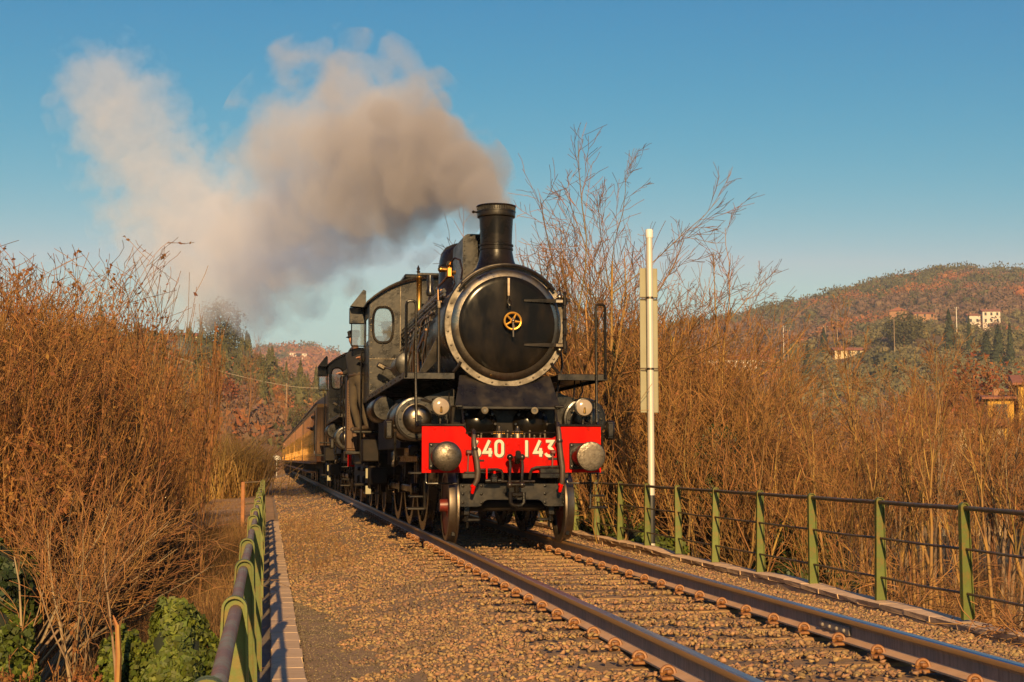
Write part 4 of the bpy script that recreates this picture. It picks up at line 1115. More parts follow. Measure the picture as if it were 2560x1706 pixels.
def make_tender(root):
    W = 1.24
    y0, y1 = 9.45, 16.0
    b = MB(); b.b2(-W, W, y0 + .62, y1, 1.15, 2.60, .015); b.b2(-1.1, 1.1, y0 + 1.2, y1 - .1, 2.60, 2.85, .04)
    bd = b.build('tender_body', MT['wood_brown'], root)
    for q in (-1, 1):
        lk = MB().b2(q * 1.06, q * 1.60, y0 + .02, y0 + .60, 1.20, 2.62, .01).build('tool_locker', MT['wood_brown'], root)
        for i in range(5):
            MB().b2(q * (1.594 - .105 * i), q * (1.498 - .105 * i), y0 - .006 - .006 * (i % 2), y0 + .018, 1.24, (2.50, 2.62, 2.66, 2.66, 2.66)[i], .005).build('locker_plank', MT['wood_brown'], lk)
        b = MB()
        for i in range(18):
            b.ball((q * 1.57, y0 - .012, 1.6 + i * .05), .010, 6); b.ball((q * 1.40, y0 - .014, 1.9 + i * .04), .009, 6)
        b.b2(q * 1.03, q * 1.62, y0 - .02, y0 + .62, 1.14, 1.20, .006)
        b.tube([(q * 1.66, y0 + .03, 1.3), (q * 1.66, y0 + .03, 2.5)], .016, 8)
        b.build('locker_rivet', MT['dusty_black'], lk)
    b = MB(); b.b2(-W - .012, W + .012, y0 + .61, y1, 2.56, 2.61, .006)
    b.build('tender_trim', MT['dusty_black'], bd)
    rng = random.Random(5)
    b = MB()
    for i in range(150):
        x, y = rng.uniform(-.95, .95), rng.uniform(y0 + 1.5, y1 - 1.5)
        b.box((x, y, 2.85 + rng.uniform(0, .22) * (1 - abs(x) / 1.2)), (rng.uniform(.12, .3), rng.uniform(.12, .3), rng.uniform(.12, .25)), .03, Matrix.Rotation(rng.uniform(0, 3), 3, Vector((rng.random(), rng.random(), rng.random() + .1)).normalized()))
    c = b.build('coal_heap', MT['coal'], root, 0); c['kind'] = 'stuff'
    b = MB(); b.b2(-1.0, 1.0, y0 + .1, y1 - .1, .75, 1.15)
    for y in (10.54, 12.34, 14.1): b.cyl((-.7, y, .5), (.7, y, .5), .08, n=10)
    for q in (-1, 1):
        b.b2(q * 1.0, q * 1.06, y0 + .2, y1 - .2, .55, 1.15)
        for y in (10.54, 12.34, 14.1): b.box((q * 1.06, y, .55), (.12, .3, .3), .03); b.box((q * 1.08, y, .84), (.08, .9, .08), .02)
        b.b2(q * 1.10, q * 1.45, y0 - .15, y0 + .15, .55, .60, .01); b.b2(q * 1.10, q * 1.45, y0 - .15, y0 + .15, .95, 1.0, .01); b.b2(q * 1.05, q * 1.08, y0 - .1, y0 + .1, .5, 1.2)
    b.build('tender_frame', MT['under_black'], root)
    for q in (-1, 1):
        for y in (10.54, 12.34, 14.1): wheel(root, 'tender_wheel', q * .752, y, .5, q, 10, 'dark')

SMALL = ('rivet', 'nut', 'fitting', 'gold_line', 'boiler_pipe', 'copper_pipe', 'injector_pipe', 'door_handle', 'numeral_shadow', 'insulator', 'face_detail')
loco = empty('steam_locomotive', (CX, Y0, 0))
tag(loco, 'leading black steam locomotive with red buffer beam numbered 640 143', 'locomotive', 'locomotives at the head of the train')
make_loco(loco)
_lk = {}
loco2 = copy_tree(loco)
loco2.location = (CX, Y0 + 16.45, 0)
loco2['label'] = 'second black steam locomotive coupled behind the first tender'
tender = empty('coal_tender', (CX, Y0, 0))
tag(tender, 'brown planked tender coupled right behind the leading locomotive', 'tender', 'tenders behind the locomotives')
make_tender(tender)
tender2 = copy_tree(tender)
tender2.location = (CX, Y0 + 16.45, 0)
tender2['label'] = 'dark tender between the second locomotive and the first coach'

# ================================================================== COACHES
def make_coach(root, L=19.2, hero=True):
    W = 1.36
    b = MB(); b.b2(-W, W, .02, L - .3, .95, 1.62, .01)
    body = b.build('lower_panel', MT['coach_brown'], root)
    b = MB(); b.b2(-W, W, .02, L - .3, 1.66, 3.02, .01)
    up = b.build('upper_panel', MT['coach_tan'], root)
    b = MB()
    for z0, z1 in ((1.62, 1.66), (1.18, 1.22), (2.86, 2.90), (1.98, 2.02)):
        b.b2(-W - .015, W + .015, .01, L - .28, z0, z1)
    for i in range(24):
        y = .55 + i * .76
        for q in (-1, 1): b.b2(q * (W + .002), q * (W + .022), y - .03, y + .03, 1.25, 1.60)
    b.build('gold_line', MT['coach_gold'], root)
    b = MB()
    xs = np.linspace(-W - .05, W + .05, 15)
    f = lambda x: 3.05 + .52 * (1 - (abs(x) / (W + .05)) ** 2.2)
    b.rings([[(x, -.05, f(x)) for x in xs] + [(W + .05, -.05, 3.0), (-W - .05, -.05, 3.0)], [(x, L - .2, f(x)) for x in xs] + [(W + .05, L - .2, 3.0), (-W - .05, L - .2, 3.0)]])
    b.build('roof', MT['coach_roof'], root)
    # compartment doors and windows along both sides
    for q in (-1, 1):
        for i in range(11):
            y = 1.35 + i * 1.58
            b = MB(); b.b2(q * (W - .01), q * (W + .016), y, y + .72, 2.06, 2.82)
            wf = b.build('window', MT['coach_brown'], root)
            MB().b2(q * (W + .016), q * (W + .020), y + .07, y + .65, 2.13, 2.76).build('window_pane', MT['coach_glass'], wf, 0)
            b = MB(); b.b2(q * (W + .016), q * (W + .034), y + .28, y + .30, 1.0, 2.0); b.tube([(q * (W + .05), y + .85, 1.5), (q * (W + .05), y + .85, 2.2)], .014, 6)
            b.build('door_handle', MT['brass'], wf)
    # vestibule end
    b = MB(); b.b2(-W, W, -.30, .02, .95, 1.90, .02); e = b.build('end_panel', MT['rust_end'], root)
    b = MB(); b.b2(-W, W, -.30, .018, 1.90, 3.0, .02); b.build('end_upper_panel', MT['coach_end'], root)
    MB().b2(-.5, .5, -.34, -.29, 1.1, 2.95, .01).build('end_door', MT['wood_brown'], root)
    for q in (-1, 1):
        if hero: MB().tube([(q * (W + .05), .38, 1.25), (q * (W + .05), .38, 2.25)], .02, 8).build('grab_pole', MT['white_plastic'], root)
        b = MB(); b.b2(q * (W - .02), q * (W + .28), .6, L - .9, .58, .62, .006)
        for i in range(12): b.b2(q * (W - .04), q * (W + .0), 1 + i * 1.5, 1.06 + i * 1.5, .6, .95)
        b.b2(q * (W - .1), q * (W + .2), .3, L - .5, .88, .94, .01)
        b.build('footboard', MT['wood_brown'], root)
    b = MB(); b.b2(-1.1, 1.1, .3, L - .5, .70, .95)
    for yb in (2.6, L - 3.0):
        for q in (-1, 1): b.b2(q * .98, q * 1.08, yb - 1.7, yb + 1.7, .45, .75)
    b.build('underframe', MT['under_black'], root)
    for yb in (2.6, L - 3.0):
        for dy in (-1.1, 1.1):
            for q in (-1, 1):
                b = MB(); b.lathe([(.05, q * .70), (.47, q * .70), (.47, q * .80), (.05, q * .82)], (0, yb + dy, .47), 'x', 24); b.build('wheel', MT['pipe_black'], root)

MT['rust_end'] = M('coach_end_brown', (.22, .075, .018), .5, 0, (.16, .05, .014), 2.0, .8, spec=.3)
MT['coach_glass'] = M('coach_window', (.03, .03, .03), .08, 0, coat=.5)
COACH_Y = 50.0
coach = empty('passenger_coach', (CX, COACH_Y, 0))
tag(coach, 'brown and tan passenger coach coupled behind the second tender', 'coach', 'passenger coaches of the train')
make_coach(coach)
coach_b = empty('passenger_coach', (CX, COACH_Y + 19.4, 0))
tag(coach_b, 'second brown passenger coach counted from the tender', 'coach', 'passenger coaches of the train')
make_coach(coach_b, hero=False)
for i in range(2, 6):
    c = copy_tree(coach_b)
    c.location = (CX, COACH_Y + 19.4 * i, 0)
    c['label'] = ['', 'second brown passenger coach counted from the tender', 'third brown passenger coach counted from the tender',
                  'distant brown passenger coach in the far half of the train', 'distant brown passenger coach in the far half of the train',
                  'last brown passenger coach at the far end of the train'][i]
# ================================================================== PEOPLE
def person(name, loc, rz, verts, edges, mats, label, scale=1.0, group=None):
    """verts: {key: (x, y, z, radius, region)}"""
    keys = list(verts)
    bm = bmesh.new()
    sk = bm.verts.layers.skin.verify()
    bv = {}
    for k in keys:
        v = bm.verts.new(verts[k][:3]); v[sk].radius = (verts[k][3],) * 2; bv[k] = v
    bv['pelvis'][sk].use_root = True
    for a, b in edges: bm.edges.new((bv[a], bv[b]))
    me = bpy.data.meshes.new('skeleton'); bm.to_mesh(me); bm.free()
    o = bpy.data.objects.new('skeleton', me); COL.objects.link(o)
    o.modifiers.new('s', 'SKIN'); sd = o.modifiers.new('d', 'SUBSURF'); sd.levels = 2
    dg = bpy.context.evaluated_depsgraph_get(); dg.update()
    body = bpy.data.meshes.new_from_object(o.evaluated_get(dg))
    bpy.data.objects.remove(o)
    body.name = name
    body.materials.clear()
    regs = sorted(set(v[4] for v in verts.values()))
    for r in regs: body.materials.append(mats[r])
    K = np.array([verts[k][:3] for k in keys]); rg = [regs.index(verts[k][4]) for k in keys]
    S = [];  I = []
    for a, b in edges:
        for t in np.linspace(0, 1, 6):
            S.append(np.array(verts[a][:3]) * (1 - t) + np.array(verts[b][:3]) * t); I.append(rg[keys.index(a)] if t < .5 else rg[keys.index(b)])
    S = np.array(S)
    for p in body.polygons:
        p.material_index = I[int(np.argmin(((S - np.array(p.center)) ** 2).sum(1)))]; p.use_smooth = True
    ob = link(name, body, None, loc)
    ob.rotation_euler = (0, 0, rz); ob.scale = (scale,) * 3
    tag(ob, label, 'person', group)
    return ob

def base_pose():
    v = {'pelvis': (0, 0, .95, .15, 'leg'), 'waist': (0, 0, 1.08, .145, 'top'), 'chest': (0, .01, 1.30, .165, 'top'), 'neckb': (0, .01, 1.46, .09, 'top'), 'neck': (0, -.005, 1.53, .058, 'skin'),
         'jaw': (0, -.03, 1.60, .072, 'skin'), 'face': (0, -.02, 1.67, .092, 'skin'), 'crown': (0, -.005, 1.745, .075, 'skin'), 'nose': (0, -.125, 1.655, .016, 'skin')}
    e = [('pelvis', 'waist'), ('waist', 'chest'), ('chest', 'neckb'), ('neckb', 'neck'), ('neck', 'jaw'), ('jaw', 'face'), ('face', 'crown'), ('face', 'nose')]
    def arm(s, sh, el, wr, fd):
        v['sh' + s] = (*sh, .075, 'top'); v['el' + s] = (*el, .052, 'top'); v['wr' + s] = (*wr, .036, 'top')
        w = Vector(wr); f = Vector(fd).normalized(); side = f.cross(Vector((0, 0, 1))); side = side.normalized() if side.length > .1 else Vector((1, 0, 0))
        h = w + f * .075; v['hand' + s] = (*h, .036, 'skin')
        e.extend([('chest', 'sh' + s), ('sh' + s, 'el' + s), ('el' + s, 'wr' + s), ('wr' + s, 'hand' + s)])
        for i in range(4):
            a = h + side * (.03 - .02 * i) + f * .035; b = a + f * (.035 - .004 * abs(i - 1)) + Vector((0, 0, -.02)); 
            v['f%s%d' % (s, i)] = (*a, .011, 'skin'); v['g%s%d' % (s, i)] = (*b, .009, 'skin'); e.extend([('hand' + s, 'f%s%d' % (s, i)), ('f%s%d' % (s, i), 'g%s%d' % (s, i))])
        t = w + f * .045 + side * .045 + Vector((0, 0, .01)); v['th' + s] = (*t, .012, 'skin'); e.append(('hand' + s, 'th' + s))
    return v, e, arm

def head_extras(ob, cap_mat, off=(0, 0, 0)):
    x, y, z = off
    b = MB(); b.lathe([(.100, 1.71), (.106, 1.73), (.112, 1.79), (.118, 1.80), (.10, 1.82), (.004, 1.83)], (x, -.01 + y, z), 'z', 20)
    b.rings([[(x + .10 * math.cos(R(a)), y - .02 + .10 * math.sin(R(a)), z + 1.725) for a in range(180, 361, 20)] + [(x, y - .02, z + 1.725)], [(x + .095 * math.cos(R(a)), y - .02 + .165 * math.sin(R(a)), z + 1.700) for a in range(180, 361, 20)] + [(x, y - .02, z + 1.73)]])
    b.build('cap', cap_mat, ob)
    b = MB()
    for q in (-1, 1): b.ball((x + q * .034, y - .103, z + 1.685), .010, 8); b.b2(x + q * .018, x + q * .052, y - .112, y - .104, z + 1.702, z + 1.709)
    b.b2(x - .022, x + .022, y - .107, y - .098, z + 1.615, z + 1.621)
    b.build('face_detail', MT['dark_cloth'], ob)
    b = MB()
    for q in (-1, 1): b.ball((x + q * .094, y - .005, z + 1.665), .022, 8, (.5, .8, 1.3))
    b.build('ear', MT['skin'], ob)

v, e, arm = base_pose()
for s, q in (('L', -1), ('R', 1)):
    v['hip' + s] = (q * .09, 0, .88, .105, 'leg')
    v['kn' + s] = (q * .10, -.06 if q < 0 else -.02, .48, .072, 'leg'); v['an' + s] = (q * .10, .03 if q < 0 else .06, .10, .055, 'leg'); v['heel' + s] = (q * .10, .04 if q < 0 else .07, .045, .05, 'shoe'); v['toe' + s] = (q * .11, -.15 if q < 0 else -.12, .035, .042, 'shoe')
    e += [('pelvis', 'hip' + s), ('hip' + s, 'kn' + s), ('kn' + s, 'an' + s), ('an' + s, 'heel' + s), ('heel' + s, 'toe' + s)]
arm('L', (-.20, .02, 1.40), (-.27, .06, 1.14), (-.20, -.16, 1.06), (.1, -1, .1))
arm('R', (.20, .02, 1.40), (.30, .05, 1.16), (.34, -.16, 1.24), (.2, -1, .2))
mats = {'leg': MT['olive_cloth'], 'top': MT['dark_cloth'], 'skin': MT['skin'], 'shoe': MT['boot']}
drv = person('person', (CX - 1.36, Y0 + 8.95, 1.562), R(-52), v, e, mats, 'crewman in dark cap and olive trousers standing on the cab step', 1.03)
drv.rotation_euler = (0, R(-7), R(-52))
head_extras(drv, MT['dark_cloth'])
MB().tube([(.17 * math.cos(2 * PI * i / 16), .13 * math.sin(2 * PI * i / 16), 1.0) for i in range(16)], .022, 6, True).build('belt', MT['boot'], drv)

def leaner(loc, rz, label, sc, group):
    v, e, arm = base_pose()
    for s, q in (('L', -1), ('R', 1)):
        v['hip' + s] = (q * .09, 0, .88, .105, 'leg'); v['kn' + s] = (q * .10, 0, .48, .072, 'leg'); v['an' + s] = (q * .10, .03, .10, .055, 'leg'); v['toe' + s] = (q * .10, -.14, .04, .045, 'shoe')
        e += [('pelvis', 'hip' + s), ('hip' + s, 'kn' + s), ('kn' + s, 'an' + s), ('an' + s, 'toe' + s)]
    for k in ('chest', 'neckb', 'neck', 'jaw', 'face', 'crown', 'nose', 'waist'):
        p = v[k]; f = (p[2] - .95) * .55; v[k] = (p[0], p[1] - f, p[2] - f * .28, p[3], p[4])
    arm('L', (-.20, -.24, 1.31), (-.26, -.38, 1.10), (-.12, -.52, 1.16), (.4, -1, .1))
    arm('R', (.20, -.24, 1.31), (.26, -.38, 1.10), (.12, -.52, 1.16), (-.4, -1, .1))
    m = {'leg': MT['dark_cloth'], 'top': MT['dark_cloth'], 'skin': MT['skin'], 'shoe': MT['boot']}
    return person('person', loc, rz, v, e, m, label, sc, group)
p2 = leaner((CX - 1.02, 51.75, 1.02), R(-75), 'passenger leaning out of the nearest brown coach', 1.0, None)
MB().ball((0, -.42, 1.555), .098, 12, (1, 1, .75)).build('hair', MT['boot'], p2)
p3 = leaner((CX - 1.02, 141.0, 1.02), R(-75), 'tiny passenger leaning out near the far end of the train', 1.0, None)
# ================================================================== VEGETATION
def norm(a): return a / np.maximum(np.linalg.norm(a, axis=-1, keepdims=True), 1e-9)

def grow(rs, P, D, L, K, wander, up, droop=0.0):
    """polylines from points P along directions D with lengths L: (n, K, 3)"""
    n = len(P)
    pts = np.zeros((n, K, 3)); pts[:, 0] = P
    d = norm(D.copy())
    for k in range(1, K):
        d = norm(d + rs.normal(0, wander, (n, 3)) + np.array([0, 0, up]) - np.array([0, 0, droop]) * (k / K))
        pts[:, k] = pts[:, k - 1] + d * (L / (K - 1))[:, None]
    return pts

MINR = .0030
def branch(rs, pts, rad, per, t0, t1, ang, lr, jitter=.35, K=5, wander=.12, up=.06, droop=0.0, rr=.55):
    n, Kp, _ = pts.shape
    m = n * per
    src = np.repeat(np.arange(n), per)
    t = rs.uniform(t0, t1, m) * (Kp - 1)
    i = np.minimum(t.astype(int), Kp - 2); f = (t - i)[:, None]
    a, b = pts[src, i], pts[src, i + 1]
    P = a * (1 - f) + b * f
    d = norm(b - a)
    r = norm(rs.normal(0, 1, (m, 3))); r = norm(r - d * (r * d).sum(1, keepdims=True))
    an = np.radians(ang) * (1 + rs.normal(0, jitter, m))[:, None]
    D = d * np.cos(an) + r * np.sin(an)
    plen = np.linalg.norm(pts[:, -1] - pts[:, 0], axis=1)[src]
    L = plen * lr * rs.uniform(.55, 1.25, m) * (1.15 - .5 * t / (Kp - 1))
    R0 = (rad[src, i] * (1 - f[:, 0]) + rad[src, i + 1] * f[:, 0]) * rr
    q = grow(rs, P, D, L, K, wander, up, droop)
    return q, np.maximum(R0[:, None] * np.linspace(1, .35, K)[None], MINR)

def tubes(parts, ns=3):
    Vs, Fs, off = [], [], 0
    for pts, rad in parts:
        n, K, _ = pts.shape
        d = np.gradient(pts, axis=1); d = norm(d)
        ref = np.where(np.abs(d[..., 2:3]) > .9, np.array([1., 0, 0]), np.array([0, 0, 1.]))
        u = norm(np.cross(d, ref)); w = np.cross(d, u)
        a = np.arange(ns) * 2 * PI / ns
        V = pts[:, :, None, :] + rad[:, :, None, None] * (u[:, :, None, :] * np.cos(a)[None, None, :, None] + w[:, :, None, :] * np.sin(a)[None, None, :, None])
        base = off + (np.arange(n) * K * ns)[:, None, None] + (np.arange(K - 1) * ns)[None, :, None]
        j = np.arange(ns)[None, None, :]; j2 = (np.arange(ns) + 1) % ns
        F = np.stack([base + j, base + j2, base + ns + j2, base + ns + j], -1).reshape(-1, 4)
        Vs.append(V.reshape(-1, 3)); Fs.append(F); off += n * K * ns
    return np.concatenate(Vs), np.concatenate(Fs)

def leaf_quads(rs, P, size, curl=.4, flat=None, asp=.6):
    """rhombic two-triangle leaves folded along the middle; flat: preferred normal per leaf"""
    n = len(P)
    d = norm(rs.normal(0, 1, (n, 3)))
    if flat is not None:
        nn = norm(flat + rs.normal(0, curl, (n, 3)))
        d = norm(d - nn * (d * nn).sum(1, keepdims=True))
    else:
        nn = norm(np.cross(d, norm(rs.normal(0, 1, (n, 3)))))
    s = np.cross(d, nn); size = np.asarray(size)[:, None] if np.ndim(size) else np.full((n, 1), size)
    V = np.stack([P - d * size * .5, P + s * size * asp * .5 + nn * size * .08, P + d * size * .6, P - s * size * asp * .5 + nn * size * .08], 1).reshape(-1, 3)
    F = np.arange(4 * n).reshape(-1, 4)
    return V, F

def pick(rs, parts, n, t0=.3):
    """random points on a list of (pts, rad)"""
    out = []
    for pts, _ in parts:
        m = n // len(parts)
        i = rs.randint(0, len(pts), m); t = rs.uniform(t0, 1, m) * (pts.shape[1] - 1)
        k = np.minimum(t.astype(int), pts.shape[1] - 2); f = (t - k)[:, None]
        out.append(pts[i, k] * (1 - f) + pts[i, k + 1] * f)
    return np.concatenate(out)

BARK = {}
def bark(name, c, c2, c3=None):
    BARK[name] = island_var(M(name, c, .85, 0, c2, 2.5, .9, col3=c3, scale3=1.4), .55, .014)
bark('bark_brown', (.27, .125, .040), (.13, .062, .024))
bark('bark_yellow', (.33, .19, .062), (.36, .21, .036), (.18, .10, .04))
bark('bark_grey', (.26, .175, .095), (.17, .11, .06))
bark('twig_red', (.37, .155, .036), (.17, .070, .020))
bark('twig_tan', (.38, .18, .052), (.20, .09, .030))
bark('twig_gold', (.39, .19, .048), (.25, .115, .032))
BARK['dead_leaf'] = island_var(M('dead_leaf', (.36, .155, .038), .8, 0, (.20, .075, .025), 3, .9, transl=.3), .5, .02)
BARK['russet_leaf'] = island_var(M('russet_leaf', (.36, .115, .035), .8, 0, (.24, .075, .03), 2, .9, transl=.3), .45, .02)
BARK['ivy'] = island_var(M('ivy_leaf', (.135, .165, .013), .65, 0, (.075, .105, .010), 2.0, .9, transl=.2), .5, .02)
BARK['dark_leaf'] = island_var(M('dark_evergreen_leaf', (.062, .085, .012), .55, 0, (.03, .05, .012), 1.2, .9, transl=.15), .5, .02)
BARK['grass'] = island_var(M('dry_grass_blade', (.33, .185, .065), .8, 0, (.24, .12, .04), 1.5, .9, transl=.3), .45, .015)
BARK['reed'] = island_var(M('golden_reed', (.55, .33, .085), .7, 0, (.45, .25, .06), 1.5, .9, transl=.3), .35, .012)
BARK['green_grass'] = island_var(M('green_grass_blade', (.085, .12, .02), .8, 0, (.12, .11, .03), 1.5, .9, transl=.3), .4, .02)

def shrub_meshes(seed, name, h, stems, spread, per1, per2, lean=(0, 0), trunk='bark_brown', twig='twig_red', leaves=0, leaf='dead_leaf', base=.5, r0=.02, up=.10, lr1=.5, lr2=.45, t0=.25, wander=.09, leaf_size=.06, rmax=None):
    rs = np.random.RandomState(seed)
    P = np.column_stack([rs.normal(0, base, stems), rs.normal(0, base, stems), np.zeros(stems)])
    D = np.column_stack([rs.normal(lean[0], spread, stems), rs.normal(lean[1], spread, stems), np.ones(stems)])
    L = h * rs.uniform(.72, 1.0, stems)
    s = grow(rs, P, D, L, 8, wander, up)
    sr = (r0 * np.exp(rs.normal(-.05, .38, stems)))[:, None] * np.linspace(1, .22, 8)[None]
    b1, r1 = branch(rs, s, sr, per1, t0, .90, 32, lr1, K=6, up=up * .9, wander=wander * 1.2)
    b2, r2 = branch(rs, b1, r1, per2, .15, 1.0, 35, lr2, K=4, up=up * .6, wander=.14)
    if rmax:                                                # bend straggling shoots back into a rounded clump
        def squash(q):
            r = np.maximum(np.hypot(q[..., 0], q[..., 1]), 1e-6); r0 = .55 * rmax
            k = np.where(r > r0, (r0 + (rmax - r0) * np.tanh((r - r0) / (rmax - r0))) / r, 1)
            q[..., 0] *= k; q[..., 1] *= k
            z0, z1 = .78 * h, 1.12 * h
            q[..., 2] = np.where(q[..., 2] > z0, z0 + (z1 - z0) * np.tanh((q[..., 2] - z0) / (z1 - z0)), q[..., 2])
            return q
        s, b1, b2 = squash(s), squash(b1), squash(b2)
    tr = np_mesh(name + '_trunk', *tubes([(s, sr)], 5), BARK[trunk], True)
    cr = np_mesh(name + '_crown', *tubes([(b1, r1), (b2, r2)], 3), BARK[twig], True)
    lf = None
    if leaves:
        Q = pick(rs, [(b1, r1), (b2, r2)], leaves)
        lf = np_mesh(name + '_foliage', *leaf_quads(rs, Q, rs.uniform(.6, 1.3, len(Q)) * leaf_size), BARK[leaf])
    return tr, cr, lf

def plant(name, label, cat, meshes, loc, rz, sc, group=None, tilt=(0, 0)):
    e = empty(name, loc, rz); e.rotation_euler = (tilt[0], tilt[1], rz)
    e.scale = sc if isinstance(sc, tuple) else (sc,) * 3
    tag(e, label, cat, group)
    for nm, me in zip(('trunk', 'crown', 'foliage'), meshes):
        if me is not None: link(nm, me, e)
    return e

def gz(x, y): return float(ground_h(np.array([x]), np.array([y]))[0])

rv = random.Random(77)
# ---- left thicket
SH = [shrub_meshes(100 + k, 'shrub', 4.3, 44, .26, 13, 6, lean=(.05, -.02), leaves=5200 if k % 2 else 3600, twig=('twig_red', 'twig_tan', 'twig_gold')[k % 3], base=.75, r0=.017, leaf_size=.05, rmax=2.6) for k in range(4)]
thick = 'leafless shrubs tangled together in the left thicket'
lab_thick = 'brown leafless shrub woven into the dense thicket left of the railing'
pos = []
for y, xs_ in ((14.5, (-2.6, -3.9)), (16.5, (-2.9, -4.2, -5.5)), (18.8, (-2.6, -3.8, -5.2)), (21.3, (-3.2, -4.6, -6.2)), (24.3, (-2.7, -4.2, -5.8)), (28, (-2.9, -4.6, -6.6)), (32, (-3.4, -5.2, -7.4))):
    for x in xs_: pos.append((x + rv.uniform(-.3, .3), y + rv.uniform(-.5, .5)))
for i, (x, y) in enumerate(pos):
    s = rv.uniform(1.06, 1.24) * (1 + .010 * (y - 15))
    if x > -.165 * y - .2: x -= .5; s *= .80
    if y < 17.5: s *= .95
    plant('bare_shrub', lab_thick, 'shrub', SH[i % 4], (x, y, gz(x, y)), rv.uniform(0, 6.28), (s * .95, s * .95, s), thick)
# special shrubs
fan = shrub_meshes(210, 'fan_shrub', 5.0, 12, .34, 14, 8, trunk='bark_grey', twig='twig_red', leaves=500, base=.2, r0=.034, up=.05, lr1=.42, t0=.45)
plant('bare_shrub', 'tall fan-shaped bare shrub with curving twigs topping the left thicket', 'shrub', fan, (-4.2, 27.5, gz(-4.2, 27.5)), .6, .80)
willow = shrub_meshes(215, 'yellow_shrub', 4.2, 22, .34, 14, 8, lean=(.25, 0), trunk='bark_yellow', twig='twig_gold', base=.5, r0=.024)
plant('bare_shrub', 'yellowish bare shrub leaning right at the edge of the left thicket', 'shrub', willow, (-4.3, 24.0, gz(-4.3, 24)), .2, .95)
lean_ = shrub_meshes(220, 'leaning_shrub', 2.3, 16, .16, 10, 7, lean=(.60, .12), trunk='bark_grey', twig='twig_tan', base=.14, r0=.019, up=.0, t0=.3)
plant('bare_shrub', 'pale stemmed bare shrub leaning right above the ivy', 'shrub', lean_, (-1.75, 11.2, -.70), .1, .72)
lean2 = shrub_meshes(221, 'leaning_shrub', 2.4, 26, .26, 12, 6, lean=(.25, .0), trunk='bark_brown', twig='twig_red', base=.4, r0=.010, up=.04, rmax=1.6)
for k, (x, y) in enumerate(((-2.9, 15.2), (-3.4, 18.6), (-2.6, 13.2))):
    plant('bare_shrub', 'reddish brown twiggy shrub leaning over the dry grass bank', 'shrub', lean2, (x, y, gz(x, y)), rv.uniform(-.3, .3), rv.uniform(.72, .86), 'twiggy shrubs leaning over the grass bank')
stem4 = shrub_meshes(230, 'stem_cluster', 2.0, 12, .09, 5, 4, trunk='bark_grey', twig='twig_tan', base=.16, r0=.013, up=.05, t0=.5)
plant('bare_shrub', 'cluster of thin pale upright stems between the ivy mounds', 'shrub', stem4, (-1.27, 9.7, -.85), .4, .80)
# leafy russet shrub at the left edge
rus = shrub_meshes(240, 'russet_shrub', 2.6, 14, .3, 10, 7, trunk='bark_brown', twig='twig_red', leaves=5200, leaf='dead_leaf', base=.35, leaf_size=.055)
plant('russet_shrub', 'shrub with withered russet leaves at the left edge, knee high stems', 'shrub', rus, (-2.45, 12.6, -1.0), 0, .86)
rus2 = shrub_meshes(241, 'russet_shrub', 1.1, 18, .45, 10, 6, trunk='bark_brown', twig='twig_red', leaves=3800, leaf='dead_leaf', base=.35, leaf_size=.05)
plant('russet_shrub', 'low withered bramble with rusty leaves in the lower left corner', 'shrub', rus2, (-1.72, 8.9, -.95), 0, .72)

# ---- ivy mounds
def ivy_mesh(seed, rx, ry, rz, n, size, mat='ivy', lump=.22):
    rs = np.random.RandomState(seed)
    d = norm(rs.normal(0, 1, (n, 3))); d[:, 2] = np.abs(d[:, 2]) * 1.0 - .25
    lum = 1 + lump * np.sin(d[:, 0] * 5 + seed) * np.cos(d[:, 1] * 4 + 2 * seed) + .12 * np.sin(d[:, 2] * 9 + seed) + .08 * np.sin(d[:, 0] * 13) * np.sin(d[:, 1] * 11 + d[:, 2] * 9)
    P = d * np.array([rx, ry, rz]) * lum[:, None] * (1 - rs.rand(n)[:, None] ** 3 * .35)
    V, F = leaf_quads(rs, P, rs.uniform(.7, 1.3, n) * size, .55, norm(d * np.array([1 / rx, 1 / ry, 1 / rz]) + np.array([0, -.5, .4])), .95)
    return np_mesh('ivy', V, F, BARK[mat])
def ivy_mound(label, loc, r, n, size, seed, group=None, mat='ivy'):
    e = empty('ivy_mound', loc); tag(e, label, 'ivy', group)
    link('foliage', ivy_mesh(seed, *r, n, size, mat), e)
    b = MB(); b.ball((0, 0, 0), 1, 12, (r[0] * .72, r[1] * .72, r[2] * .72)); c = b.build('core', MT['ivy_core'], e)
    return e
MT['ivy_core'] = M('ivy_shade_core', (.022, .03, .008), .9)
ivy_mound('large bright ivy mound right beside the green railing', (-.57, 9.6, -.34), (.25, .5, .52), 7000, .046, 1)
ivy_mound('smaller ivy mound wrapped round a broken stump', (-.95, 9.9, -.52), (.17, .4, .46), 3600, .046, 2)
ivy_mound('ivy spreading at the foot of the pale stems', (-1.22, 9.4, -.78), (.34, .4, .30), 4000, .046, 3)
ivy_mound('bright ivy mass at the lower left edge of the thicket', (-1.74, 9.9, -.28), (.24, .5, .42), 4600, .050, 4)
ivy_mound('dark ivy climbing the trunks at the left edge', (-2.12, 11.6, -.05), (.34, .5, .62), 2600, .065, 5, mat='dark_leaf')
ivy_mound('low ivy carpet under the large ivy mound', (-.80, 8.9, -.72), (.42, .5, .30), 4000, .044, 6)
# broken stump
b = MB(); b.tube([(-.93, 9.4, -.8), (-.92, 9.39, -.22), (-.93, 9.38, -.02)], [.022, .020, .016], 7); b.tube([(-.93, 9.38, -.04), (-.96, 9.38, .04)], [.016, .004], 5); b.tube([(-.93, 9.38, -.06), (-.90, 9.38, .03)], [.014, .004], 5)
tag(b.build('broken_stump', BARK['twig_tan']), 'pale broken sapling stump sticking out of the ivy', 'stump')

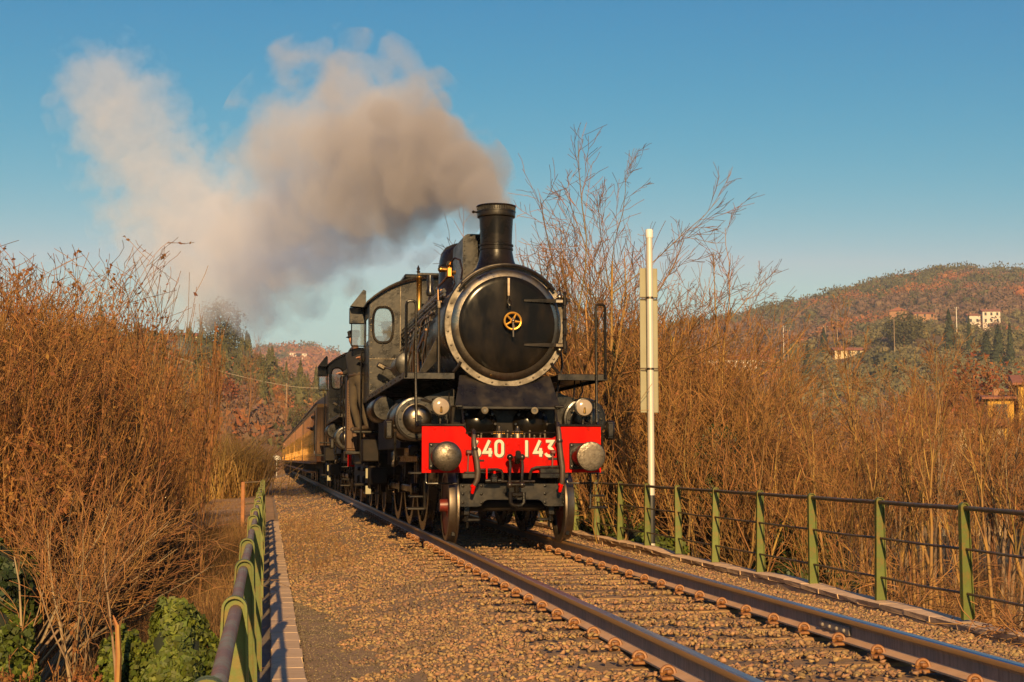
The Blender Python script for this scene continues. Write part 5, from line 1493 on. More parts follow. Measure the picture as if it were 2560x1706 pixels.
# ---- dry grass on the left bank
def blades(rs, P, h, w, lean):
    n = len(P)
    D = norm(np.column_stack([rs.normal(lean[0], .30, n), rs.normal(lean[1], .30, n), np.ones(n)]))
    side = norm(np.cross(D, rs.normal(0, 1, (n, 3))))
    hh = (h * rs.uniform(.5, 1.25, n))[:, None]
    bend = np.column_stack([rs.normal(0, .25, n), rs.normal(0, .25, n), -np.abs(rs.normal(0, .2, n))])
    m = P + D * hh * .55; t = P + (D + bend * .8) * hh
    V = np.stack([P - side * w, P + side * w, m + side * w * .7, m - side * w * .7, t], 1).reshape(-1, 3)
    i = np.arange(n)[:, None] * 5
    F = np.concatenate([i + np.array([[0, 1, 2]]), i + np.array([[0, 2, 3]]), i + np.array([[3, 2, 4]])])
    return V, F
rg = np.random.RandomState(8)
def gfield(n, fx, y0, y1, h, w, mat, name, label, lean=(.05, .0), pw=1.0):
    y = y0 + (y1 - y0) * rg.rand(n) ** pw
    lo, hi = fx(y); x = lo + (hi - lo) * rg.rand(n)
    z = ground_h(x, y) - .02
    V, F = blades(rg, np.column_stack([x, y, z]), h, w, lean)
    return tag(link(name, np_mesh(name, V, F, BARK[mat])), label, 'grass', kind='stuff')
gfield(30000, lambda y: (-.14 * y - 1.2, np.full_like(y, -.30)), 9.5, 34, .62, .004, 'grass', 'dry_grass', 'tall dry grass on the bank left of the railing', pw=.9)
gfield(9000, lambda y: (-.10 * y - 1.5, np.full_like(y, -1.3)), 34, 95, .38, .008, 'grass', 'dry_grass', 'dry grass along the far trackside', pw=1.3)
gfield(16000, lambda y: (np.full_like(y, 6.4), .60 * y + 1), 14, 62, .32, .010, 'green_grass', 'green_grass', 'green grass under the bare trees', pw=.8)
gfield(1500, lambda y: (np.full_like(y, 6.3), .55 * y + 1), 12, 50, .5, .006, 'grass', 'dry_grass', 'dry undergrowth between the saplings', pw=.8)
gfield(7000, lambda y: (np.full_like(y, -2.4), np.full_like(y, -.55)), 33, 62, .34, .007, 'grass', 'dry_grass', 'dry grass along the path beyond the bridge')
# sparse tufts at the ballast edge and on the bed
n = 900; y = rg.uniform(18, 34, n); x = rg.uniform(.3, 1.2, n)
V, F = blades(rg, np.column_stack([x, y, bed(x, y)]), .16, .004, (0, 0))
tag(link('grass_tufts', np_mesh('grass_tufts', V, F, BARK['grass'])), 'thin dry grass tufts on the ballast edge', 'grass', kind='stuff')

# ---- golden reeds and trackside thicket farther on
def reed_clump(seed, n, h, r):
    rs = np.random.RandomState(seed)
    P = np.column_stack([rs.normal(0, r, n), rs.normal(0, r * 1.6, n), np.zeros(n)])
    return np_mesh('reed_clump', *blades(rs, P, h, .022, (.12, -.05)), BARK['reed'])
rc = empty('reed_clump', (-1.75, 62, -.7)); tag(rc, 'golden reed clump glowing beside the far track', 'reeds'); link('reed', reed_clump(1, 2600, 2.9, .65), rc)
rc = empty('reed_clump', (-2.9, 68, -.8)); tag(rc, 'paler reed clump just behind the golden one', 'reeds'); link('reed', reed_clump(2, 1600, 2.6, .9), rc)
SF = [shrub_meshes(300 + k, 'far_shrub', 4.2, 26, .22, 12, 5, twig=('twig_red', 'twig_tan')[k], leaves=600, base=1.0, r0=.022, rmax=2.3) for k in range(2)]
far_g = 'bare shrubs along the far trackside'
for i, (x, y) in enumerate([(-3.2, 38), (-4.8, 40), (-6.6, 41), (-3.4, 45), (-5.6, 47), (-7.8, 48), (-3.0, 52), (-5.0, 54), (-7.4, 56), (-9.5, 58), (-4.0, 60), (-6.6, 64), (-3.9, 74), (-6.0, 78), (-9.0, 80), (-3.4, 88), (-6.4, 94), (-10, 96), (-3.4, 108), (-7, 114), (-3.2, 130), (-7, 138)]):
    s = rv.uniform(.85, 1.1) * (.62 if y < 85 else .8)
    plant('trackside_shrub', 'bare reddish shrub in the hedge along the far left trackside', 'shrub', SF[i % 2], (x, y, gz(x, y)), rv.uniform(0, 6.28), s * (1.0 if y < 70 else 1.2), far_g)
# dark evergreen shrubs closing the end of the track
EV = ivy_mesh(31, 2.4, 2.4, 3.2, 1500, .34, 'dark_leaf', .3)
for i, (x, y, s) in enumerate(((-2.2, 172, 1.0), (1.0, 180, 1.15), (4.5, 178, 1.0), (-5.5, 165, .9))):
    e = empty('evergreen_shrub', (x, y, .4)); e.scale = (s,) * 3; e.rotation_euler = (0, 0, i * 1.3)
    tag(e, 'dark green bush closing off the far end of the line', 'shrub', 'dark bushes at the end of the line'); link('foliage', EV, e)
# markers far down the line
for i, (x, y, h) in enumerate(((-.55, 98, .62), (-.20, 99, .85))):
    b = MB(); b.b2(-.07, .07, -.05, .05, -.2, h, .01); b.b2(-.09, .09, -.06, .06, h - .05, h + .02, .01)
    o = b.build('marker_post', MT['white_plastic']); o.location = (x, y, -.5); tag(o, ('shorter white marker post beside the far track', 'taller white marker post beside the far track')[i], 'marker')
e = empty('line_sign', (.75, 118, -.5)); tag(e, 'small white sign board on a post far down the line', 'sign'); MB().cyl((0, 0, -.2), (0, 0, 1.9), .04, n=8).build('post', MT['galv'], e); MB().b2(-.30, .30, -.06, -.04, 1.55, 1.85, .005).build('board', MT['white_plastic'], e)
b = MB(); b.b2(-.45, .45, -.3, .3, -.1, .18, .02); b.b2(-.5, .5, -.34, .34, .18, .24, .02)
o = b.build('concrete_block', MT['kerb']); o.location = (-.7, 70, -.5); tag(o, 'pale concrete cable box beside the far track', 'block')

MINR = .0050
# ---- trees right behind the locomotive
def tree_meshes(seed, name, h, r0, nl, lean=(0, 0), trunk='bark_grey', twig='twig_tan', spread=.5, per=(9, 9, 6), up=.07, t0=.3, lr=(.55, .45, .4), stems=1, leaves=0, leaf='dead_leaf', tilt=28, leaf_size=.08):
    rs = np.random.RandomState(seed)
    P = np.column_stack([rs.normal(0, .12 * (stems > 1), stems), rs.normal(0, .12 * (stems > 1), stems), np.zeros(stems)])
    D = np.column_stack([rs.normal(lean[0], .22 if stems > 1 else .03, stems), rs.normal(lean[1], .22 if stems > 1 else .03, stems), np.ones(stems)])
    s = grow(rs, P, D, h * rs.uniform(.8, 1.0, stems), 9, .06, .06)
    sr = (r0 * rs.uniform(.7, 1.1, stems))[:, None] * np.linspace(1, .2, 9)[None]
    l1, q1 = branch(rs, s, sr, per[0], t0, .98, tilt, lr[0], K=7, up=up, wander=.10, rr=.6)
    l2, q2 = branch(rs, l1, q1, per[1], .2, 1, 34, lr[1], K=5, up=up * .8, wander=.12)
    l3, q3 = branch(rs, l2, q2, per[2], .2, 1, 36, lr[2], K=4, up=up * .5, wander=.14)
    tr = np_mesh(name + '_trunk', *tubes([(s, sr), (l1, q1)], 6), BARK[trunk], True)
    cr = np_mesh(name + '_crown', *tubes([(l2, q2), (l3, q3)], 3), BARK[twig], True)
    lf = None
    if leaves:
        Q = pick(rs, [(l2, q2), (l3, q3)], leaves); lf = np_mesh(name + '_foliage', *leaf_quads(rs, Q, rs.uniform(.6, 1.3, len(Q)) * leaf_size), BARK[leaf])
    return tr, cr, lf
big = tree_meshes(402, 'bare_tree', 8.0, .11, 2, lean=(-.08, 0), trunk='bark_yellow', twig='twig_tan', per=(13, 10, 6), t0=.30, lr=(.55, .45, .45), tilt=46, stems=2, up=.08)
plant('bare_tree', 'tallest bare tree rising behind the smokebox into the sky', 'tree', big, (7.6, 30, gz(7.6, 30)), 1.2, (1.0, 1.0, 1.0), None, (0, -.06))
big2 = tree_meshes(405, 'bare_tree', 6.6, .10, 3, trunk='bark_yellow', twig='twig_red', per=(9, 8, 6), t0=.25, stems=3, lr=(.5, .42, .42))
plant('bare_tree', 'bushy bare tree just behind the pale marker pole', 'tree', big2, (8.4, 31, gz(8.4, 31)), .3, 1.0)
plant('bare_tree', 'bare twiggy tree to the right of the marker pole', 'tree', big2, (9.5, 33, gz(9.5, 33)), 2.3, .70)
gold = shrub_meshes(410, 'yellow_tree', 6.4, 26, .34, 13, 8, lean=(.18, -.05), trunk='bark_yellow', twig='twig_gold', base=.55, r0=.034, up=.03)
plant('bare_tree', 'yellow lichened bare tree with branches arching right of the pole', 'tree', gold, (8.7, 28, gz(8.7, 28)), .1, .88, None, (0, .10))
plant('bare_tree', 'golden twiggy tree filling the gap between smokebox and marker pole', 'tree', gold, (7.5, 31.5, gz(7.5, 31.5)), 2.6, 1.0)
plant('bare_tree', 'golden twiggy tree standing close behind the marker board', 'tree', gold, (8.3, 30, gz(8.3, 30)), 4.4, .92)
RS_ = [shrub_meshes(420 + k, 'bank_shrub', 4.3, 20, .30, 10, 6, trunk='bark_yellow', twig=('twig_tan', 'twig_gold', 'twig_gold')[k], leaves=300, base=.6, r0=.020) for k in range(3)]
bank_g = 'bare shrubs behind the right railing'
for i, (x, y, s) in enumerate(((7.5, 30.5, 1.42), (8.4, 32, 1.40), (9.2, 30.5, 1.22), (7.1, 35, 1.5), (10.4, 34, 1.15), (7.6, 25.5, .95), (8.7, 24.5, .9), (7.2, 28.0, 1.05), (9.6, 26.5, 1.0), (7.3, 33, 1.15), (10.8, 29.5, 1.0), (9.9, 23.5, .70), (7.7, 37, 1.15), (9.5, 37, 1.0), (12.4, 36, .7))):
    plant('bank_shrub', 'bare yellowish brown shrub on the bank behind the right railing', 'shrub', RS_[i % 3], (x, y, gz(x, y)), rv.uniform(0, 6.28), s, bank_g)
# ivy on that bank
ivy_mound('ivy covering the bank at the foot of the marker pole', (6.85, 25.2, -.75), (.55, 1.6, .75), 3600, .085, 11)
ivy_mound('ivy column climbing the bushes to the right of the pole', (8.7, 26.5, .55), (.8, .8, 1.5), 3200, .10, 12, mat='dark_leaf')
ivy_mound('ivy clump on the branches beside the smokebox', (7.3, 29.5, 3.15), (.28, .4, .55), 1000, .09, 13, mat='dark_leaf')
ivy_mound('ivy bushes at the railing between buffer and pole', (7.0, 28.2, -.3), (.5, 1.6, .9), 3000, .09, 14)
ivy_mound('low bramble patch below the rail in the middle of the right side', (8.3, 19.4, -2.1), (.7, 1.3, .7), 2200, .08, 15)
ivy_mound('dark ivy thicket behind the railing right of the pole', (9.6, 24.6, -.9), (.8, 1.2, 1.1), 2600, .09, 16, mat='dark_leaf')
ivy_mound('ivy bank seen between the posts left of the marker pole', (6.95, 31.5, -.2), (.5, 1.3, .8), 2200, .09, 17)
ivy_mound('green bramble at the foot of the railing right of the pole', (7.2, 22.6, -1.25), (.6, 1.0, .62), 2200, .08, 18)
arch = shrub_meshes(433, 'arching_brush', 2.3, 20, .35, 6, 4, lean=(-.45, -.25), trunk='twig_tan', twig='twig_tan', base=.5, r0=.013, up=-.12, lr1=.4)
for i, (x, y) in enumerate(((9.2, 19.3), (10.1, 20.8))):
    plant('arching_brush', ('pale drooping brush low behind the right railing', 'pale drooping brush a little deeper in the right wood')[i], 'shrub', arch, (x, y, gz(x, y) + .1), .4 + 2.4 * i, 1.0)

# ---- sapling wood beyond the bridge
SP = [tree_meshes(500 + k, 'sapling', 7.6, .075, 1, trunk=('bark_yellow', 'bark_grey', 'bark_brown')[k % 3], twig=('twig_red', 'twig_tan')[k % 2], per=(12, 7, 5), t0=.5, lr=(.36, .42, .45), tilt=24, up=.10) for k in range(5)]
sg = 'slender bare saplings in the wood beyond the bridge'
cnt = 0; tries = 0; taken = []
while cnt < 270 and tries < 6000:
    tries += 1
    y = 19.5 + 42 * rv.random() ** .85
    t = rv.uniform(.34, .66)
    x = t * y
    if x < 8.5 or (t < .40 and y < 30): continue
    if .50 < t < .57 and y > 22 and rv.random() < .40: continue
    if any((x - a) ** 2 + (y - b_) ** 2 < .65 ** 2 for a, b_ in taken): continue
    taken.append((x, y)); cnt += 1
    s = rv.uniform(.60, .92) * (1.0 if y > 26 else .80) * float(np.interp(t, [.36, .42, .48, .60], [.62, .82, 1.05, 1.10]))
    plant('bare_sapling', 'slender bare sapling among many alike in the wood beyond the railing', 'tree', SP[rv.randrange(5)], (x, y, gz(x, y)), rv.uniform(0, 6.28), (s * .9, s * .9, s), sg, (rv.uniform(-.07, .07), rv.uniform(-.07, .07)))
# under-brush in that wood
for i in range(8):
    y = rv.uniform(24, 62); t = rv.uniform(.30, .64); x = t * y
    if x < 10: continue
    s = rv.uniform(.35, .6)
    plant('wood_brush', 'low tangled brush growing between the saplings', 'shrub', RS_[i % 3], (x, y, gz(x, y)), rv.uniform(0, 6.28), s, 'tangled brush between the saplings')
# second tier of trees between wood and hill
MTN = [tree_meshes(520 + k, 'valley_tree', 8.5, .10, 1, trunk='bark_brown', twig=('twig_red', 'twig_tan')[k % 2], per=(14, 7, 4), t0=.22, lr=(.42, .42, .45), tilt=30, up=.09) for k in range(2)]
for i in range(75):
    y = rv.uniform(62, 190); t = rv.uniform(.12, .66); x = t * y
    if t > .47 and y < 135 and (y > 92 or rv.random() < .45): continue
    zz = max(gz(x, y), float(hill_right(np.array([x]), np.array([y]))[0]) if y > 135 else -99)
    plant('valley_tree', 'reddish leafless tree in the belt behind the sapling wood', 'tree', MTN[i % 2], (x, y, zz), rv.uniform(0, 6.28), rv.uniform(.75, 1.05), 'leafless trees in the valley belt')
for i in range(9):
    y = rv.uniform(78, 95); x = y * rv.uniform(.45, .56)
    plant('wood_brush', 'low tangled brush growing between the saplings', 'shrub', RS_[i % 3], (x, y, gz(x, y)), rv.uniform(0, 6.28), rv.uniform(.9, 1.15), 'tangled brush between the saplings')
# dry stems heaped on the right kerb
rs = np.random.RandomState(55)
P = np.column_stack([rs.normal(5.98, .07, 60), rs.normal(10.65, .30, 60), np.full(60, -.35)])
D = np.column_stack([rs.normal(0, .7, 60), rs.normal(0, .8, 60), rs.normal(.12, .25, 60)])
q = grow(rs, P, D, rs.uniform(.2, .5, 60), 6, .35, 0, .1)
o = link('dry_stems', np_mesh('dry_stems', *tubes([(q, np.full((60, 6), .0045))], 4), BARK['twig_tan'], True)); tag(o, 'tangle of dry stems heaped on the right kerb', 'twigs', kind='stuff')
# ================================================================== FAR WOODS, HOUSES, POLES
def far_z(fn, x, y): return float(fn(np.array([float(x)]), np.array([float(y)]))[0])

def crown_template(seed, flat=.85, n=1):
    bm = bmesh.new(); bmesh.ops.create_icosphere(bm, subdivisions=1, radius=.86)
    rng = random.Random(seed)
    for v in bm.verts:
        v.co *= rng.uniform(.6, 1.25); v.co.z *= flat
    V = np.array([v.co[:] for v in bm.verts]); F = np.array([[v.index for v in f.verts] for f in bm.faces]); bm.free()
    rs = np.random.RandomState(seed)
    d = norm(rs.normal(0, 1, (110, 3))) * rs.uniform(.6, 1.45, (110, 1)); d[:, 2] *= flat
    a = norm(rs.normal(0, 1, (110, 3))) * .20; c = norm(rs.normal(0, 1, (110, 3))) * .26
    T = np.stack([d - a, d + a, d + c], 1).reshape(-1, 3)
    F2 = np.arange(len(T)).reshape(-1, 3) + len(V)
    return np.concatenate([V, T]), np.concatenate([F, F2])
def cone_template(seed, layers=7, n=9):
    rng = random.Random(seed); V = []; F = []
    for k in range(layers):
        t = k / layers; z0 = t * 2.4 - .2; r = (1 - t) ** .8 * .62
        o = len(V)
        V.append((0, 0, z0 + .75 * (1.05 - .3 * t)))
        for i in range(n):
            a = 2 * PI * (i + rng.random() * .6) / n; rr = r * rng.uniform(.7, 1.2)
            V.append((rr * math.cos(a), rr * math.sin(a), z0 + rng.uniform(-.12, .06)))
        for i in range(n): F.append((o, o + 1 + i, o + 1 + (i + 1) % n))
    return np.array(V), np.array(F)
def far_mat(n, c, c2): return island_var(M(n, c, .9, 0, c2, .25, .9, col3=(c[0] * .55, c[1] * .6, c[2] * .6), scale3=.9), .20, .015)
FM = {'russet': far_mat('far_russet_crown', (.36, .135, .042), (.26, .098, .034)), 'bare': far_mat('far_bare_crown', (.20, .115, .070), (.15, .085, .055)),
      'olive': far_mat('far_olive_crown', (.20, .165, .070), (.14, .12, .052)), 'pine': far_mat('far_pine_crown', (.115, .105, .038), (.078, .078, .028)), 'green': far_mat('far_green_crown', (.115, .105, .036), (.085, .078, .030))}
FM['cypress'] = far_mat('dark_cypress_crown', (.040, .050, .016), (.026, .036, .012))
CT = [crown_template(k) for k in range(5)]
KT = [cone_template(k) for k in range(4)]
rf_ = np.random.RandomState(21)
def wood(name, label, fn, t0, t1, y0, y1, n, kind, size, templ, cond=None, zoff=.35, stretch=1.0):
    y = np.sqrt(y0 ** 2 + (y1 ** 2 - y0 ** 2) * rf_.rand(n)); t = rf_.uniform(t0, t1, n); x = t * y
    if cond is not None:
        k = cond(x, y, t); x, y = x[k], y[k]
    if not len(x): return
    s = size * rf_.uniform(.45, 1.35, len(x))
    z = fn(x, y) + s * zoff
    V, F = scatter(templ, np.column_stack([x, y, z]), np.column_stack([s, s, s * stretch]), rf_, .08)
    return tag(link(name, np_mesh(name, V, F, FM[kind])), label, 'wood', kind='stuff')
nz = lambda s, seed: (lambda x, y: vnoise(x, y, s, seed))
N1, N2 = nz(70, 41), nz(45, 42)
def elev(x, y): return (hill_right(x, y) + 5) / y
# right hill: pines along the crest, russet oaks and bare woods on the slope, olives below
wood('russet_wood', 'russet oak wood covering the right hillside', hill_right, .10, .62, 360, 1095, 4600, 'russet', 4.0, CT, lambda x, y, t: ~((t > .37) & (y < 530)) & (N1(x, y) > .42) & ~((y > 850) & (N2(x, y) > .55)) & ~((t > .41) & (y < 760) & (y > 470) & (N2(x, y) > .35)))
wood('bare_wood', 'greyish bare wood between the russet oaks of the right hill', hill_right, .10, .62, 330, 1095, 3300, 'bare', 4.0, CT, lambda x, y, t: ~((t > .37) & (y < 530)) & (N1(x, y) <= .45) & ~((t > .41) & (y < 760) & (y > 470) & (N2(x, y) > .35)))
wood('pine_wood', 'dark pine wood along the crest of the right hill', hill_right, .12, .62, 900, 1099, 1300, 'pine', 4.6, CT, lambda x, y, t: (y > 1060 - 70 * N1(x, y)) | ((N2(x, y) > .50) & (y > 700)), stretch=1.25)
wood('evergreen_patch', 'scattered evergreen trees on the right hillside', hill_right, .14, .62, 380, 1000, 420, 'green', 4.2, CT, lambda x, y, t: N2(x, y) > .45)
wood('olive_grove', 'olive groves on the lower right slopes', hill_right, .24, .62, 260, 760, 3600, 'olive', 2.1, CT, lambda x, y, t: (y < 530) | ((t > .41) & (N2(x, y) > .33)))
wood('valley_wood', 'brown bare wood at the foot of the right hill', hill_right, .08, .62, 150, 300, 420, 'bare', 3.0, CT)
# far ridge
wood('far_wood', 'hazy russet wood on the far ridge', far_ridge, -.10, .22, 900, 1890, 1500, 'russet', 8.5, CT, lambda x, y, t: N1(x, y) > .35)
wood('far_pine_wood', 'hazy dark pines on the crest of the far ridge', far_ridge, -.10, .22, 1500, 1899, 420, 'pine', 8.5, CT, lambda x, y, t: (y > 1850) | (N1(x, y) <= .40))
# left knoll
wood('knoll_wood', 'mixed dark wood covering the left knoll', hill_left, -.32, .075, 160, 358, 1500, 'green', 2.6, CT, lambda x, y, t: N2(x, y) > .25)
wood('knoll_bare_wood', 'reddish bare wood at the foot of the left knoll', hill_left, -.32, .075, 130, 300, 1100, 'bare', 2.2, CT)
wood('knoll_russet_wood', 'russet oaks scattered over the left knoll', hill_left, -.32, .075, 170, 352, 420, 'russet', 2.4, CT)

# individual conifers
cone_m = []
for k in range(4):
    V, F = cone_template(50 + k, 10, 12)
    rs = np.random.RandomState(k)
    n = 420; h = rs.rand(n); a = rs.rand(n) * 2 * PI; r = (1 - h) ** .75 * .6 * rs.uniform(.75, 1.15, n)
    P = np.column_stack([r * np.cos(a), r * np.sin(a), h * 2.6 - .15])
    V2, F2 = leaf_quads(rs, P, rs.uniform(.10, .22, n))
    T = np.concatenate([F2[:, [0, 1, 2]], F2[:, [0, 2, 3]]]) + len(V)
    cone_m.append(np_mesh('conifer_crown', np.concatenate([V, V2]), np.concatenate([F, T]), FM['pine']))
trunk_m = MB().cyl((0, 0, -.9), (0, 0, .6), .07, .05, 6).mesh('trunk', BARK['bark_brown'])
cyp_m = []
for _m in cone_m:
    _c = _m.copy(); _c.materials.clear(); _c.materials.append(FM['cypress']); cyp_m.append(_c)
def conifer(x, y, z, h, w, label, group, k):
    e = empty('conifer', (x, y, z)); e.scale = (w, w, h / 2.6); e.rotation_euler = (0, 0, k * 1.7)
    tag(e, label, 'tree', group); link('crown', (cone_m if x < 40 else cyp_m)[k % 4], e); link('trunk', trunk_m, e)
rc_ = random.Random(4)
for i in range(92):
    y = 215 + 140 * rc_.random() ** .7; t = rc_.uniform(-.13, .072); x = t * y
    h = rc_.uniform(6, 10)
    conifer(x, y, far_z(hill_left, x, y), h, h * rc_.uniform(.20, .30), 'dark conifer standing among many on the wooded left knoll', 'conifers on the left knoll', i)
x = .022 * 262; conifer(x, 262, far_z(hill_left, x, 262), 12.5, 2.6, 'tallest pointed conifer on the slope above the coaches', None, 2)
for i, (t, y, h, w, lab) in enumerate(((.400, 475, 13.5, 4.4, 'dark conifer at the left end of the olive slope'), (.4135, 511, 10.5, 4.2, 'smaller conifer just right of the dark one on the olive slope'),
        (.5155, 470, 17.5, 6.2, 'broad dark cypress on the slope below the white villa'), (.532, 462, 15.5, 3.2, 'slim cypress to the right of the broad one'),
        (.546, 440, 12, 6.5, 'leftmost dark pine of the clump at the right edge'), (.556, 436, 15, 6.0, 'middle dark pine of the clump at the right edge'), (.566, 432, 16, 4.0, 'rightmost slim pine of the clump at the right edge'))):
    conifer(t * y, y, far_z(hill_right, t * y, y), h, w * .8, lab, None, i)
def far_tree(name, label, x, y, z, r, h, mat, seed, fn=None):
    rs = np.random.RandomState(seed); n = 3000
    d = norm(rs.normal(0, 1, (n, 3))) * (rs.rand(n, 1) ** .35)
    lum = 1 + .25 * np.sin(d[:, 0] * 6 + seed) * np.sin(d[:, 1] * 5 + d[:, 2] * 4)
    P = d * lum[:, None] * np.array([r, r, h * .42]) + np.array([0, 0, h * .6])
    e = empty(name, (x, y, z)); tag(e, label, 'tree')
    link('crown', np_mesh('crown', *leaf_quads(rs, P, rs.uniform(.06, .14, n) * r), mat), e)
    MB().cyl((0, 0, -.5), (0, 0, h * .6), r * .06, r * .03, 6).build('trunk', BARK['bark_brown'], e)
far_tree('round_tree', 'round dark evergreen tree in the olive grove', .4785 * 497, 497, far_z(hill_right, .4785 * 497, 497), 8.5, 14, FM['green'], 3)
x = .5385 * 150; far_tree('russet_tree', 'bright orange leaved tree above the yellow house', x, 150, far_z(hill_right, x, 150) + 1.5, 5.2, 15.5, BARK['russet_leaf'], 4)
x = .516 * 165; far_tree('russet_tree', 'paler orange tree left of the bright orange one', x, 165, far_z(hill_right, x, 165), 4.2, 11.5, BARK['russet_leaf'], 5)
x = -.0335 * 225; far_tree('russet_tree', 'orange topped tree standing in front of the left knoll', x, 225, far_z(hill_left, x, 225) - 1, 3.3, 7.5, BARK['russet_leaf'], 6)
x = .0225 * 200; far_tree('green_tree', 'small dark green tree at the foot of the knoll near the coaches', x, 200, far_z(hill_left, x, 200), 2.4, 6.5, FM['green'], 7)
x = -.0345 * 352; far_tree('umbrella_pine', 'large dark pine crowning the left knoll beside the villa', x, 352, far_z(hill_left, x, 352) - 1, 5.8, 15, FM['pine'], 8)
x = -.026 * 352; far_tree('umbrella_pine', 'smaller dark pine right of the large one on the knoll', x, 352, far_z(hill_left, x, 352) - 1, 3.6, 9.5, FM['pine'], 9)
# tall bare poplars in front of the knoll
for i, (t, y, s) in enumerate(((-.0135, 170, 1.75), (-.030, 160, 1.2), (.004, 165, 1.25), (.012, 185, 1.3), (-.045, 150, 1.25), (-.060, 155, 1.2), (-.075, 150, 1.15), (.03, 190, 1.2))):
    x = t * y; plant('bare_poplar', ['tallest bare poplar in front of the dark knoll'][0] if i == 0 else 'reddish bare tree at the foot of the dark knoll', 'tree', MTN[i % 2], (x, y, far_z(hill_left, x, y)), i, (s * .7, s * .7, s), None if i == 0 else 'bare trees below the knoll')

# ---- houses
HM = {'white': M('white_plaster', (.74, .62, .50), .8, 0, (.62, .5, .4), .5, .6), 'cream': M('cream_plaster', (.66, .50, .28), .8, 0, (.55, .4, .22), .6, .6), 'yellow': M('yellow_plaster', (.66, .36, .03), .75, 0, (.56, .29, .03), .6, .7),
      'stone': M('ochre_stone', (.46, .24, .12), .9, 0, (.34, .17, .09), .8, .9, bump=.4, bscale=2), 'roof': M('terracotta_roof', (.36, .13, .07), .85, 0, (.27, .10, .055), 1.2, .9, bump=.4, bscale=4), 'pane': M('dark_window', (.05, .045, .04), .15, 0), 'shutter': M('wood_shutter', (.12, .09, .05), .7)}
def house(label, loc, rz, w, d, h, wall, floors=2, cols=4, ridge=1.6, hip=False, tower=None, cat='house'):
    e = empty('house', loc, rz); tag(e, label, cat)
    MB().b2(-w / 2, w / 2, -d / 2, d / 2, -6, h).build('wall', HM[wall], e)
    o = .5; b = MB()
    ix = w * .28 if hip else 0
    b.rings([[(-w / 2 - o, -d / 2 - o, h), (-w / 2 - o, d / 2 + o, h), (-w / 2 - o + ix, 0, h + ridge), (-w / 2 - o + ix, 0, h + ridge)], [(w / 2 + o, -d / 2 - o, h), (w / 2 + o, d / 2 + o, h), (w / 2 + o - ix, 0, h + ridge), (w / 2 + o - ix, 0, h + ridge)]])
    b.b2(-w / 2 - o, w / 2 + o, -d / 2 - o, d / 2 + o, h - .18, h - .005)
    r = b.build('roof', HM['roof'], e, 0)
    MB().b2(-w * .2, -w * .2 + .55, -.3, .3, h + ridge * .3, h + ridge + .55, .02).build('chimney', HM['stone'], r)
    if cols:
        for f in range(floors):
            for c in range(cols):
                x = -w / 2 + w * (c + .5) / cols; z = h * (f + .35) / floors
                wn_ = MB().b2(x - .55, x + .55, -d / 2 - .06, -d / 2 + .02, z - .1, z + 1.5).build('window', HM['shutter'], e, 0)
                MB().b2(x - .42, x + .42, -d / 2 - .075, -d / 2 - .061, z + .0, z + 1.4).build('pane', HM['pane'], wn_, 0)
        for f in range(floors):
            z = h * (f + .35) / floors
            for q in (-1, 1):
                wn_ = MB().b2(q * (w / 2 - .02), q * (w / 2 + .06), -.55, .55, z - .1, z + 1.5).build('window', HM['shutter'], e, 0)
    return e
Z = lambda x, y: far_z(hill_right, x, y)
house('white villa with terracotta roof high on the right hillside', (372, 677, Z(372, 677) + 1.5), -.25, 9, 8, 6.8, 'white', 2, 3, 1.4)
house('lower white wing joined to the left of the villa', (364, 680, Z(364, 680) + .5), -.25, 6.5, 6.5, 5.2, 'white', 1, 2, 1.2)
house('small orange outbuilding below the white villa', (354.5, 670, Z(354.5, 670)), -.2, 5.5, 5, 3.4, 'stone', 1, 1, .9)
house('ochre stone farmhouse with a gable on the hillside', (335, 705, Z(335, 705) + .6), .9, 7, 9, 6.5, 'stone', 2, 2, 1.8)
house('long low ochre terrace wing right of the farmhouse', (347, 698, Z(347, 698) + .2), -.1, 16, 6, 2.8, 'stone', 1, 4, .9)
house('low white house with red roof among the olive trees', (218, 505, Z(218, 505) - 1), -.15, 11, 7, 2.6, 'cream', 1, 3, 1.2)
house('row of white houses with red roofs behind the bare branches', (170, 498, Z(170, 498)), -.1, 26, 8, 4.6, 'white', 1, 6, 2.0)
house('white cottage at the left end of the red roofed row', (157.5, 495, Z(157.5, 495) - .5), .1, 6, 6, 4.0, 'white', 1, 2, 1.5)
house('bright yellow block glowing behind the bare trees', (65.5, 118, -3.2), -.45, 2.2, 6, 9.8, 'yellow', 3, 1, .3)
house('yellow house with loggia cut by the right picture edge', (69.2, 116, -3.2), -.45, 5.5, 7, 11.0, 'yellow', 4, 2, .9)
house('lower yellow wing under a red roof at the right edge', (66.6, 110, -3.2), -.35, 5, 6, 4.2, 'yellow', 1, 3, 1.0)
house('cream house half hidden by the sapling wood', (54.6, 104, -3.6), -.5, 6.0, 7, 7.4, 'cream', 2, 2, .5)
house('cream shed to the left of the cream house', (50.2, 103, -3.6), -.4, 4.5, 5, 6.6, 'cream', 1, 1, .4)
house('pinkish villa on top of the left knoll', (-.0575 * 356, 356, far_z(hill_left, -.0575 * 356, 356) - .4), -.1, 6.5, 5, 3.0, 'cream', 1, 3, .8)
house('pale houses on the far ridge above the cab', (.0185 * 1650, 1650, far_z(far_ridge, .0185 * 1650, 1650) + 4), 0, 14, 9, 8, 'white', 2, 3, 2)
house('second pale house on the far ridge, to the right', (.0225 * 1650, 1650, far_z(far_ridge, .0225 * 1650, 1650) + 4), 0, 12, 9, 7, 'white', 2, 3, 2)

